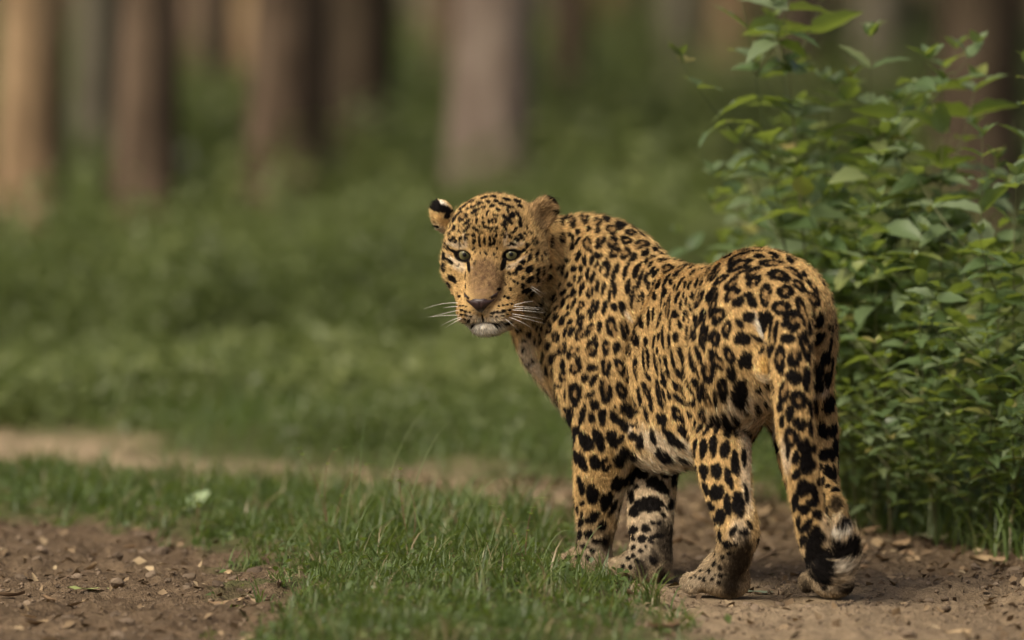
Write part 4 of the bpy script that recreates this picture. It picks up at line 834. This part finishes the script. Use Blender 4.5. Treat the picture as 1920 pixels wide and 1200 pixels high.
# fuller tufts
_T = scatter(3400, (-1.75, .5, -1.5, 4.2), lambda P: sd_median(P)+(fbm(np.concatenate([P, np.zeros((len(P), 1))], 1)*7, 44)-.5)*.5 > _rg.uniform(-.03, .12, len(P)), _rg); _bx = []; _by = []; _bl = []; _bt = []
for _c in _T:
    _big = .45+1.0*vnoise(np.array([[_c[0]*2.2, _c[1]*1.4, 5.]]), 91)[0]+.75*math.exp(-((_c[0]+.22)/.26)**2-((_c[1]-.9)/.8)**2); k = int(_rg.integers(8, 22)); h = _rg.uniform(.026, .075)*_big; _t0 = _rg.uniform(0, .85)
    _bx.append(_c[0]+_rg.normal(0, .010, k)); _by.append(_c[1]+_rg.normal(0, .010, k)); _bl.append(h*_rg.uniform(.45, 1.25, k)); _bt.append(np.clip(_rg.normal(_t0, .2, k)+.35*(_rg.random(k) < .12), 0, 1))
_bx, _by, _bl, _bt = [np.concatenate(v) for v in (_bx, _by, _bl, _bt)]
blades('grass_tufts', _bx, _by, _bl, _rg.uniform(.0018, .0045, len(_bx)), _rg.uniform(.3, 1.0, len(_bx)), _bt, M_GRASS, 'taller tufts of grass scattered along the grass strip', _rg)
_P = scatter(420, (-.75, .12, .1, 2.3), lambda P: (sd_median(P) > .0) & (_rg.random(len(P)) < np.exp(-((P[:, 0]+.28)/.28)**2)), _rg); n = len(_P)
blades('long_grass', _P[:, 0], _P[:, 1], _rg.uniform(.07, .17, n), _rg.uniform(.0014, .0032, n), _rg.uniform(.35, 1.0, n), np.clip(_rg.normal(.55, .25, n), 0, 1), M_GRASS, 'long stray grass blades sticking out of the grass strip', _rg)
# small round leaves of creeping herbs in the grass
_P = scatter(9000, (-1.75, .5, -1.5, 3.2), _med, _rg); _z = ground_height(_P)
_C = np.concatenate([_P, (_z+_rg.uniform(.006, .035, len(_P)))[:, None]], 1); _V, _F = leaf_cloud(_C, _rg.uniform(.010, .022, len(_C)), _rg, 1.0, .75)
tag(tinted('creeping_herb', _V, _F, np.clip(_rg.normal(.4, .2, len(_C)), 0, 1), 4, M_GRASS), 'small round herb leaves creeping through the grass strip', 'herb', kind='stuff')
# verge grass beyond the track and at the foot of the shrubs
_P = scatter(80000, (-2.9, 2.6, 1.0, 8.5), lambda P: (verge_side(P) > _rg.uniform(-.10, .45, len(P))) & (np.abs(P[:, 0]) < .066*(P[:, 1]+15.0)*1.1+.06*P[:, 1]), _rg); n = len(_P); _Q = np.concatenate([_P, np.zeros((n, 1))], 1)
blades('verge_grass', _P[:, 0], _P[:, 1], _rg.uniform(.03, .10, n)*(.6+.8*fbm(_Q*3, 71)), _rg.uniform(.002, .005, n), _rg.uniform(.3, .95, n), np.clip(.1+.65*fbm(_Q*2, 61)+_rg.normal(0, .15, n), 0, 1), M_GRASS, 'soft green grass and herbs along the far side of the track', _rg)
_P = scatter(5200, (.45, 1.45, .72, 2.6), lambda P: verge_side(P)+.75*(P[:, 0] > .6) > _rg.uniform(-.05, .3, len(P)), _rg); n = len(_P)
blades('roadside_weeds', _P[:, 0], _P[:, 1], _rg.uniform(.05, .24, n), _rg.uniform(.002, .007, n), _rg.uniform(.4, 1.1, n), np.clip(_rg.normal(.5, .25, n), 0, 1), M_GRASS, 'loose long grass and weeds at the foot of the shrubs', _rg)
# ------------------------------------------------------------------ tall stalks that stand out of the grass strip
def strip(name, pts, w, mat, parent=None, taper=True):
    V = []; F = []; K = len(pts)
    for k, p in enumerate(pts):
        d = unit(np.asarray(pts[min(k+1, K-1)])-np.asarray(pts[max(k-1, 0)])); x = unit(np.cross(d, (0.2, 1, .1))); y = np.cross(d, x); r = w*.5*((1-.85*k/(K-1)) if taper else 1)
        for j in range(5): a = j*2*math.pi/5; V.append(np.asarray(p)+(x*math.cos(a)+y*math.sin(a)*.6)*r)
    for k in range(K-1):
        for j in range(5): F.append((k*5+j, k*5+(j+1) % 5, k*5+5+(j+1) % 5, k*5+5+j))
    return mesh_obj(name, V, F, mat, parent)
def bez(a, b, c, n=9): return [np.asarray(a)*(1-t)**2+2*np.asarray(b)*t*(1-t)+np.asarray(c)*t*t for t in np.linspace(0, 1, n)]
M_STALK = leaf_material('grass_stalk', [(0, (.10, .16, .05)), (1, (.20, .24, .10))], .1, .5)
for (x0, x1, y1, x2, y2, Y, w, lab) in [(672, 672, 830, 690, 762, .75, 3.0, 'short upright pale grass stalk, leftmost of the tall stalks'), (712, 722, 830, 820, 745, .85, 2.4, 'long arching grass stalk bending right above the others'),
        (752, 780, 850, 842, 790, .7, 3.4, 'thick grass blade leaning right with its tip towards the leopard'), (640, 668, 845, 660, 858, .6, 3.0, 'short folded grass blade beside the red-stemmed weed'),
        (860, 900, 850, 985, 905, .6, 2.2, 'grass blade arching low to the right before the leopard'), (1010, 1040, 965, 1085, 1005, .15, 3.0, 'grass blade bent over in front of the near forepaw'), (1075, 1100, 1000, 1128, 985, .02, 3.5, 'bright blade crossing in front of the leopard\'s near foreleg')]:
    g = at(x0, 1000, Y); p0 = np.array([g[0], Y, gz(g[0], Y)]); s = strip('grass_stalk', bez(p0, at(x1, y1, Y), at(x2, y2, Y)), w/1000, M_STALK); tag(s, lab, 'grass stalk', 'tall grass stalks standing out of the grass strip')
# ------------------------------------------------------------------ leaf shapes shared by all shrubs
def leaf_mesh(name, width, fold, droop, teeth, mat):
    V = []; F = []; K = 7
    for k in range(K+1):
        t = k/K; w = width*(math.sin(math.pi*min(t*1.0, 1)**.72)**.9)*(1-.25*t)*(1+(.07 if k % 2 else -.03)*teeth) if 0 < k < K else .004; z = -droop*t*t
        for s in (-1, -.5, 0, .5, 1): V.append((t, s*w*.5, z+fold*abs(s)*w*.5+.012*math.sin(t*19)*abs(s)))
    for k in range(K):
        for j in range(4): F.append((k*5+j, k*5+5+j, k*5+6+j, k*5+1+j))
    me = bpy.data.meshes.new(name); me.from_pydata(V, [], F); me.materials.append(mat); me.polygons.foreach_set('use_smooth', [True]*len(me.polygons)); me.update(); return me
LEAVES = [leaf_mesh('leaf', .58, .35, .22, 1, M_LEAF), leaf_mesh('leaf', .50, .45, .25, 1, M_LEAF), leaf_mesh('leaf', .64, .22, .10, 1, M_LEAF), leaf_mesh('leaf', .52, .20, .32, 1, M_LEAF)]
M_STEM = leaf_material('shrub_stem', [(0, (.075, .11, .035)), (1, (.13, .13, .055))], .0, .6)
def frame(p, d, up, s):
    d = unit(d); y = np.cross(up, d); y = unit(y) if np.linalg.norm(y) > 1e-4 else np.array([0, 1.0, 0]); z = np.cross(d, y)
    return Matrix(((d[0]*s, y[0]*s, z[0]*s, p[0]), (d[1]*s, y[1]*s, z[1]*s, p[1]), (d[2]*s, y[2]*s, z[2]*s, p[2]), (0, 0, 0, 1)))
def shrub(rng, base, top, bend, label, group, size=.062, gap=.062, z_leaf=.12, sides=4, nm='leafy_shrub'):
    root = empty(nm, tuple(base)); tag(root, label, 'shrub', group); base = np.asarray(base); inv = Matrix.Translation(-Vector(base)); top = np.asarray(top); H = np.linalg.norm(top-base)
    mid = (base+top)/2+np.array(bend); P = bez(base, mid, top, 14); V0 = [tuple(np.asarray(p)-base) for p in P]; strip('stem', V0, .0075*min(1, H/.8)+.002, M_STEM, root)
    def leaf(p, d, s, par):
        o = bpy.data.objects.new('leaf', LEAVES[int(rng.integers(4))]); COL.objects.link(o); o.parent = par; up = np.array([rng.normal(0, .3), rng.normal(0, .3), 1.0]); o.matrix_local = inv @ frame(p, d, up, s)
    def leafy(Q, s0, start, gap, az0, par):
        Q = np.array(Q); seg = np.concatenate([[0], np.cumsum(np.linalg.norm(np.diff(Q, axis=0), axis=1))]); L = seg[-1]; k = 0; s = start
        while s < L-.004:
            p = np.array([np.interp(s, seg, Q[:, i]) for i in range(3)]); f = s/L; az = az0+k*math.pi/2+rng.normal(0, .25); sz = s0*(.70+.75*f-.95*f**3)*rng.uniform(.75, 1.2)
            for sg in (0, math.pi):
                if rng.random() < .06: continue
                a = az+sg+rng.normal(0, .15); el = rng.normal(.02+.6*f**3, .22); leaf(p, np.array([math.cos(a)*math.cos(el), math.sin(a)*math.cos(el), math.sin(el)]), sz, par)
            s += gap*(1.15-.55*f)*rng.uniform(.8, 1.2); k += 1
        p = Q[-1]
        for j in range(4): a = az0+j*1.6; leaf(p, np.array([math.cos(a)*.6, math.sin(a)*.6, .75]), s0*.36*rng.uniform(.7, 1.2), par)
    leafy(P, size, z_leaf*H, gap, rng.random()*6, root)
    for j in range(sides):
        f = rng.uniform(.3, .92); p = np.array(P[int(f*13)]); a = rng.random()*6.283; L = min(H*(1-f)*rng.uniform(.5, .85)+.10, .24); d = np.array([math.cos(a), math.sin(a), .9])*L; Q = bez(p, p+d*np.array([.6, .6, .35]), p+d, 8)
        br = strip('branch', [tuple(np.asarray(q)-base) for q in Q], .0045, M_STEM, root); leafy(Q, size*.86, .03, gap*.85, rng.random()*6, br)
    return root
# top px, py, depth Y, base shift in px, leaf size, sides
SHRUBS = [(1545, 150, 1.70, 40, 0.106, 5), (1680, 190, 1.60, 10, 0.101, 5), (1490, 130, 1.90, 80, 0.095, 5), (1388, -14, 1.47, 175, 0.112, 4), (1466, -30, 1.45, 95, 0.112, 4), (1634, 62, 1.50, 20, 0.106, 5), (1768, 150, 1.42, 10, 0.112, 4), (1930, 120, 1.17, 10, 0.098, 3), (1385, 262, 2.40, 120, 0.078, 3), (1445, 300, 2.10, 90, 0.084, 5), (1490, 220, 1.80, 60, 0.101, 5),
    (1560, 285, 1.50, 30, 0.106, 5), (1690, 300, 1.60, 10, 0.095, 5), (1415, 395, 2.30, 80, 0.078, 4), (1455, 420, 1.90, 60, 0.087, 5), (1545, 440, 1.60, 20, 0.095, 5), (1640, 400, 1.35, 0, 0.095, 5), (1725, 420, 1.42, 10, 0.104, 5), (1842, 255, 1.17, 10, 0.098, 4),
    (1905, 330, 1.02, 10, 0.107, 4), (1590, 555, 1.42, 20, 0.067, 5), (1722, 535, 1.07, 40, 0.067, 5), (1800, 450, 1.22, 0, 0.086, 6), (1880, 480, 1.02, 0, 0.086, 5), (1665, 620, 1.27, 10, 0.055, 7), (1760, 650, 1.07, 0, 0.058, 7), (1850, 620, 0.97, 10, 0.067, 6), (1915, 690, 0.92, 0, 0.065, 6), (1630, 740, 1.37, 0, 0.048, 7), (1715, 770, 1.17, 0, 0.049, 7), (1820, 790, 1.02, 0, 0.051, 7), (1900, 830, 0.97, 0, 0.051, 6), (1500, 540, 2.10, 30, 0.078, 5), (1450, 680, 2.30, 20, 0.048, 7), (1405, 830, 2.50, 0, 0.040, 6), (1590, 660, 1.70, 10, 0.048, 7), (1680, 480, 1.90, 0, 0.084, 5), (1780, 330, 1.70, 0, 0.090, 5)]
_rs = np.random.default_rng(17)
_rows = {'back': [], 'middle': [], 'front': []}
for i, q in enumerate(SHRUBS): _rows['back' if q[2] >= 1.7 else 'middle' if q[2] >= 1.22 else 'front'].append((q[0], i))
_lab = {}
_ordn = ['leftmost', 'second', 'third', 'fourth', 'fifth', 'sixth', 'seventh', 'eighth', 'ninth', 'tenth', 'eleventh', 'twelfth', 'thirteenth', 'fourteenth']
for rname, L in _rows.items():
    for k, (_, i) in enumerate(sorted(L)): _lab[i] = (f"leafy green shrub, {_ordn[k]}" + (" from the left" if k else "") + f" in the {rname} row right of the leopard")
_lab[3] = 'tallest leafy shrub, its stem leaning left to the top edge'; _lab[4] = 'tall shrub whose pale stem leaves the picture top beside the tallest one'; _lab[6] = 'leafy shrub with its tip in front of the wide trunk at the right'; _lab[5] = 'tall leafy shrub standing clear above the others, midway between the tallest and the wide trunk'
for i, (px, py, Y, bs, sz, sides) in enumerate(SHRUBS):
    top = at(px, py, Y-.22); bx = at(px+bs, 900, Y)[0]; base = (bx, Y+.05, gz(bx, Y+.05)-.01)
    shrub(_rs, base, top, ((_rs.random()-.5)*.06+bs*.0002, -.04, .02), _lab[i], 'leafy shrubs along the right side of the track', sz*(1.14 if py < 450 else 1.0), sz*(1.0 if py < 450 else .84), .26 if Y < 1.3 else .16, sides)
# ------------------------------------------------------------------ small things on the ground
def simple_mat(name, stops, scale, rough=.8, obj=False, trans=0):
    m, nt, b = new_mat(name); tc = N(nt, 'ShaderNodeTexCoord'); nz = N(nt, 'ShaderNodeTexNoise'); nz.inputs['Scale'].default_value = scale; nz.inputs['Detail'].default_value = 5; nt.links.new(tc.outputs['Object'], nz.inputs['Vector'])
    f = nz.outputs[0]
    if obj:
        oi = N(nt, 'ShaderNodeObjectInfo'); mx = N(nt, 'ShaderNodeMix'); mx.inputs[0].default_value = .6; nt.links.new(nz.outputs[0], mx.inputs[2]); nt.links.new(oi.outputs['Random'], mx.inputs[3]); f = mx.outputs[0]
    r = ramp(nt, stops); nt.links.new(f, r.inputs[0]); nt.links.new(r.outputs[0], b.inputs['Base Color']); b.inputs['Roughness'].default_value = rough; b.inputs['Specular IOR Level'].default_value = .2
    bp = N(nt, 'ShaderNodeBump'); bp.inputs['Strength'].default_value = .5; bp.inputs['Distance'].default_value = .003; nt.links.new(nz.outputs[0], bp.inputs['Height']); nt.links.new(bp.outputs[0], b.inputs['Normal']); return m
M_STONE = simple_mat('track_stone', [(.15, (.085, .062, .042)), (.5, (.15, .112, .075)), (.85, (.27, .205, .14))], 45, .85, True)
M_DRY = simple_mat('dry_leaf', [(.1, (.10, .062, .036)), (.45, (.24, .16, .09)), (.9, (.50, .38, .22))], 60, .75, True)
def stone_mesh(rng):
    bm = bmesh.new(); bmesh.ops.create_icosphere(bm, subdivisions=2, radius=1.0); q = np.array([v.co for v in bm.verts]); n = vnoise(q*1.3+rng.random(3)*50, 3)
    for v, k in zip(bm.verts, n): v.co *= .65+.6*k; v.co.z *= .62
    me = bpy.data.meshes.new('stone'); bm.to_mesh(me); bm.free(); me.materials.append(M_STONE); return me
_r5 = np.random.default_rng(31); STONES = [stone_mesh(_r5) for _ in range(7)]
def stone(x, y, s, label, group):
    o = bpy.data.objects.new('stone', STONES[int(_r5.integers(7))]); COL.objects.link(o); o.location = (x, y, gz(x, y)+s*.12); o.scale = (s*_r5.uniform(.8, 1.3), s*_r5.uniform(.8, 1.2), s*_r5.uniform(.7, 1.0)); o.rotation_euler = (_r5.normal(0, .25), _r5.normal(0, .25), _r5.random()*6.28); tag(o, label, 'stone', group)
for px, py, s, lab in [(300, 1030, 20, 'largest tan stone at the grass edge in the left track'), (352, 1078, 17, 'pale orange stone in the left track, nearer than the largest'), (400, 1055, 14, 'tan stone half under the grass right of the largest one'), (432, 1062, 19, 'flat tan stone beside the grass edge'), (120, 1156, 17, 'dark round clod in the bottom left of the track'), (290, 1060, 11, 'small tan stone just below the largest one'), (478, 1075, 15, 'brown stone against the grass, rightmost in the left track'), (220, 1050, 12, 'flat pinkish stone left of the largest one'), (1440, 1095, 14, 'dark clod on the bare track between the hind feet'), (1262, 1118, 11, 'dark clod on the track below the right forepaw'), (1900, 1060, 15, 'brown stone at the right edge of the track'), (40, 1080, 12, 'tan stone near the left edge')]:
    g = ground_at(px, py); stone(g[0], g[1], s/1000, lab, None)
_n = 0
while _n < 120:
    px, py = _r5.uniform(-20, 520), _r5.uniform(985, 1215); g = ground_at(px, py)
    if sd_median(g[None, :2])[0] > -.03: continue
    stone(g[0], g[1], .005+.010*_r5.random()**2, 'small brown stone lying loose in the left wheel track', 'small loose stones in the left wheel track'); _n += 1
_n = 0
while _n < 130:
    px, py = _r5.uniform(960, 1930), _r5.uniform(945, 1215); g = ground_at(px, py)
    if sd_median(g[None, :2])[0] > -.04 or verge_side(g[None, :2])[0] > 0 or np.min(np.linalg.norm(PAWS-g[:2], axis=1)) < .075: continue
    stone(g[0], g[1], _r5.uniform(.004, .012), 'small brown stone lying loose on the track around the leopard', 'small loose stones on the right wheel track'); _n += 1
# gravel and crumbs too small to pick apart
def gravel():
    rng = np.random.default_rng(77); n = 22000; P = np.stack([rng.uniform(-1.4, 1.3, n), rng.uniform(-1.6, 3.5, n)], 1); P = P[(sd_median(P) < .02) & (verge_side(P) < .1)]; P = P[np.min([np.linalg.norm(P-q, axis=1) for q in PAWS], axis=0) > .06]
    n = len(P); s = (.0012+.0042*rng.random(n)**2)*np.where(rng.random(n) < .06, 1.6, 1); C = np.concatenate([P, (ground_height(P)+s*.3)[:, None]], 1)
    O = np.array([(1, 0, 0), (0, 1, 0), (-1, 0, 0), (0, -1, 0), (0, 0, .7), (0, 0, -.7)]); V = (C[:, None]+O[None]*s[:, None, None]*rng.uniform(.6, 1.4, (n, 6, 1))).reshape(-1, 3); b = np.arange(n)*6
    F = np.concatenate([np.stack([b+i, b+(i+1) % 4, b+4], 1) for i in range(4)]+[np.stack([b+(i+1) % 4, b+i, b+5], 1) for i in range(4)])
    tag(mesh_link('gravel', np_mesh('gravel', V, F), simple_mat('gravel', [(.25, (.09, .064, .042)), (.5, (.165, .122, .080)), (.75, (.26, .195, .130))], 60), None, False), 'fine gravel and crumbs of earth strewn over the wheel tracks', 'gravel', kind='stuff')
gravel()
def leaf_litter():
    rng = np.random.default_rng(78); n = 30000; P = np.stack([rng.uniform(-1.3, 1.4, n), rng.uniform(-1.5, 3.2, n)], 1); vs = verge_side(P); w = np.exp(-np.abs(vs+.1)/.55)+.10
    P = P[(rng.random(n) < w) & (sd_median(P) < .03) & (vs < .6)]; P = P[np.min([np.linalg.norm(P-q, axis=1) for q in PAWS], axis=0) > .075]; n = len(P)
    V, F = leaf_cloud(np.concatenate([P, (ground_height(P)+rng.uniform(.001, .007, n))[:, None]], 1), rng.uniform(.008, .034, n), rng, .9, .6)
    m = leaf_material('litter', [(0, (.050, .034, .022)), (.5, (.15, .105, .062)), (.85, (.30, .22, .13)), (1, (.42, .33, .20))], .05, .8, 'tint', (.2, .14, .06), .1)
    tag(tinted('leaf_litter', V, F, rng.random(n), 4, m), 'broken brown leaf litter along the edge of the track', 'litter', kind='stuff')
leaf_litter()
# dry leaves
def dry_leaf_mesh(rng, curl):
    V = []; F = []; K = 6; w0 = rng.uniform(.38, .6)
    for k in range(K+1):
        t = k/K; w = w0*math.sin(math.pi*max(.03, min(.97, t)))**.8; tw = rng.normal(0, .12)
        for s in (-1, -.5, 0, .5, 1): V.append((t-.5, s*w*.5*math.cos(curl*s), curl*.22*abs(s)**1.5*w0+.18*curl*(t-.5)**2*2+tw*s*.12))
    for k in range(K):
        for j in range(4): F.append((k*5+j, k*5+5+j, k*5+6+j, k*5+1+j))
    me = bpy.data.meshes.new('dry_leaf'); me.from_pydata(V, [], F); me.materials.append(M_DRY); me.polygons.foreach_set('use_smooth', [True]*len(me.polygons)); me.update(); return me
DRY = [dry_leaf_mesh(_r5, c) for c in (.2, .45, .7, .9, .3, .6)]
def fallen(px, py, L, label, group=None, me=None, mat=None, tilt=None, name='dry_leaf', cat='dry leaf', lift=.2, rz=None):
    g = ground_at(px, py); o = bpy.data.objects.new(name, me or DRY[int(_r5.integers(6))]); COL.objects.link(o); s = L/1000; o.scale = (s, s, s); o.location = (g[0], g[1], gz(g[0], g[1])+s*lift*.4)
    o.rotation_euler = tilt or (_r5.normal(0, .35), _r5.normal(0, .3), _r5.random()*6.28 if rz is None else rz); tag(o, label, cat, group); return o
_z = {'behind': ((1010, 1500), (935, 1020), 75, 'tan dry leaf in the litter beyond the leopard\'s legs', 'dry leaves in the litter beyond the leopard'),
      'right': ((1590, 1920), (965, 1070), 80, 'brown dry leaf in the litter along the foot of the shrubs', 'dry leaves along the foot of the shrubs'),
      'left': ((0, 480), (1000, 1200), 26, 'brown dry leaf lying flat in the left wheel track', 'dry leaves in the left wheel track'),
      'front': ((1150, 1900), (1100, 1195), 12, 'flat brown dry leaf on the bare track in front of the leopard', 'dry leaves on the bare front of the track'),
      'far': ((200, 1000), (880, 940), 12, 'pale dry leaf on the sunlit far bend of the track', 'dry leaves on the far bend of the track')}
for zx, zy, n, lab, grp in _z.values():
    k = 0
    while k < n:
        px, py = _r5.uniform(*zx), _r5.uniform(*zy); g = ground_at(px, py)
        if np.min(np.linalg.norm(PAWS-g[:2], axis=1)) < .085 or sd_median(g[None, :2])[0] > 0: continue
        fallen(px, py, _r5.uniform(18, 62), lab, grp); k += 1
def tinted_leaf(name, base, col):
    me = base.copy(); me.materials.clear(); m, nt, b = new_mat(name); b.inputs['Base Color'].default_value = (*col, 1); b.inputs['Roughness'].default_value = .55; me.materials.append(m); return me
_ml = tinted_leaf('pale_green_leaf', DRY[4], (.36, .47, .25)); _my = tinted_leaf('yellow_leaf', DRY[1], (.62, .42, .12)); _mg = tinted_leaf('yellow_green_leaf', DRY[0], (.30, .34, .12)); _mw = tinted_leaf('pale_litter_leaf', DRY[2], (.46, .45, .26))
o = fallen(366, 975, 72, 'pale mint-green leaf standing upright in the grass at left', None, _ml, tilt=(1.15, -.55, .25), name='fallen_leaf', cat='leaf'); o.location.z += .022
fallen(168, 1102, 85, 'long yellow-green leaf lying flat in the left wheel track', None, _mg, tilt=(.05, .05, .1), name='fallen_leaf', cat='leaf')
fallen(912, 935, 62, 'yellow fallen leaf on the far bend, left of the leopard\'s foreleg', None, _my, tilt=(.6, .2, .4), name='fallen_leaf', cat='leaf')
fallen(1745, 1010, 80, 'pale green-yellow leaf on the litter below the shrubs', None, _mw, tilt=(.3, .1, .5), name='fallen_leaf', cat='leaf')
fallen(1420, 1106, 60, 'grey-green leaf on the track left of the tail tip', None, tinted_leaf('grey_green_leaf', DRY[0], (.20, .24, .16)), tilt=(.1, .1, .2), name='fallen_leaf', cat='leaf')
fallen(170, 1060, 50, 'pale brown folded leaf in the left track above the yellow-green one', None, tinted_leaf('buff_leaf', DRY[2], (.40, .29, .17)), name='fallen_leaf', cat='leaf')
# twigs
M_TWIG = simple_mat('twig_wood', [(.3, (.12, .08, .05)), (.7, (.32, .23, .15))], 30)
for a, b, w, lab in [((1585, 1010), (1710, 965), 9, 'thick pale stick lying behind the tail tip'), ((1380, 1045), (1520, 1015), 7, 'brown stick on the track behind the hind legs'), ((40, 1075), (260, 1068), 3.5, 'long thin twig across the left wheel track'), ((1700, 1035), (1800, 1020), 5, 'short twig in the litter below the shrubs'), ((1000, 1010), (1080, 985), 5, 'thin stick left of the leopard\'s near foreleg')]:
    p, q = ground_at(*a), ground_at(*b); pts = [p+(q-p)*t+np.array([0, .012*math.sin(t*7), 0]) for t in np.linspace(0, 1, 8)]
    for r in pts: r[2] = gz(r[0], r[1])+w*.0007
    tag(strip('twig', pts, w/1000, M_TWIG, taper=True), lab, 'twig', 'sticks and twigs on the track')
# little weeds in the grass strip
M_WEED = leaf_material('weed_leaf', [(0, (.06, .12, .03)), (1, (.11, .17, .05))])
_wl = leaf_mesh('leaf', .55, .2, .15, 0, M_WEED); M_WSTEM = simple_mat('weed_stem', [(.3, (.14, .07, .045)), (.7, (.20, .13, .07))], 20)
def weed(x0, Y, tips, label, ls):
    g = at(x0, 1000, Y); base = np.array([g[0], Y, gz(g[0], Y)-.004]); root = empty('small_weed', tuple(base)); tag(root, label, 'weed'); inv = Matrix.Translation(-Vector(base))
    for (mx, my, tx, ty) in tips:
        P = bez(base, at(mx, my, Y), at(tx, ty, Y), 9); strip('stem', [p-base for p in P], .0022, M_WSTEM, root)
        for k in range(3, 9):
            for sg in (0, math.pi):
                if _r5.random() < .35: continue
                a = k*1.6+sg; o = bpy.data.objects.new('leaf', _wl); COL.objects.link(o); o.parent = root; o.matrix_local = inv @ frame(P[k], np.array([math.cos(a), math.sin(a)*.6, .25]), np.array([0, 0, 1.0]), ls*_r5.uniform(.6, 1.2))
weed(620, .8, [(600, 880, 555, 842), (590, 850, 640, 840), (640, 870, 700, 870)], 'small red-stemmed weed with tiny leaves in the grass strip', .014)
weed(372, 1.2, [(370, 920, 385, 895), (372, 930, 360, 915)], 'tiny sprout with dark leaves above the mint-green leaf', .020)
weed(770, .55, [(740, 880, 752, 878), (800, 900, 730, 900)], 'low weed with round leaves in the middle of the grass strip', .016)
weed(985, .25, [(985, 960, 1010, 935), (960, 970, 930, 950)], 'small sprawling weed at the grass edge before the leopard', .016)
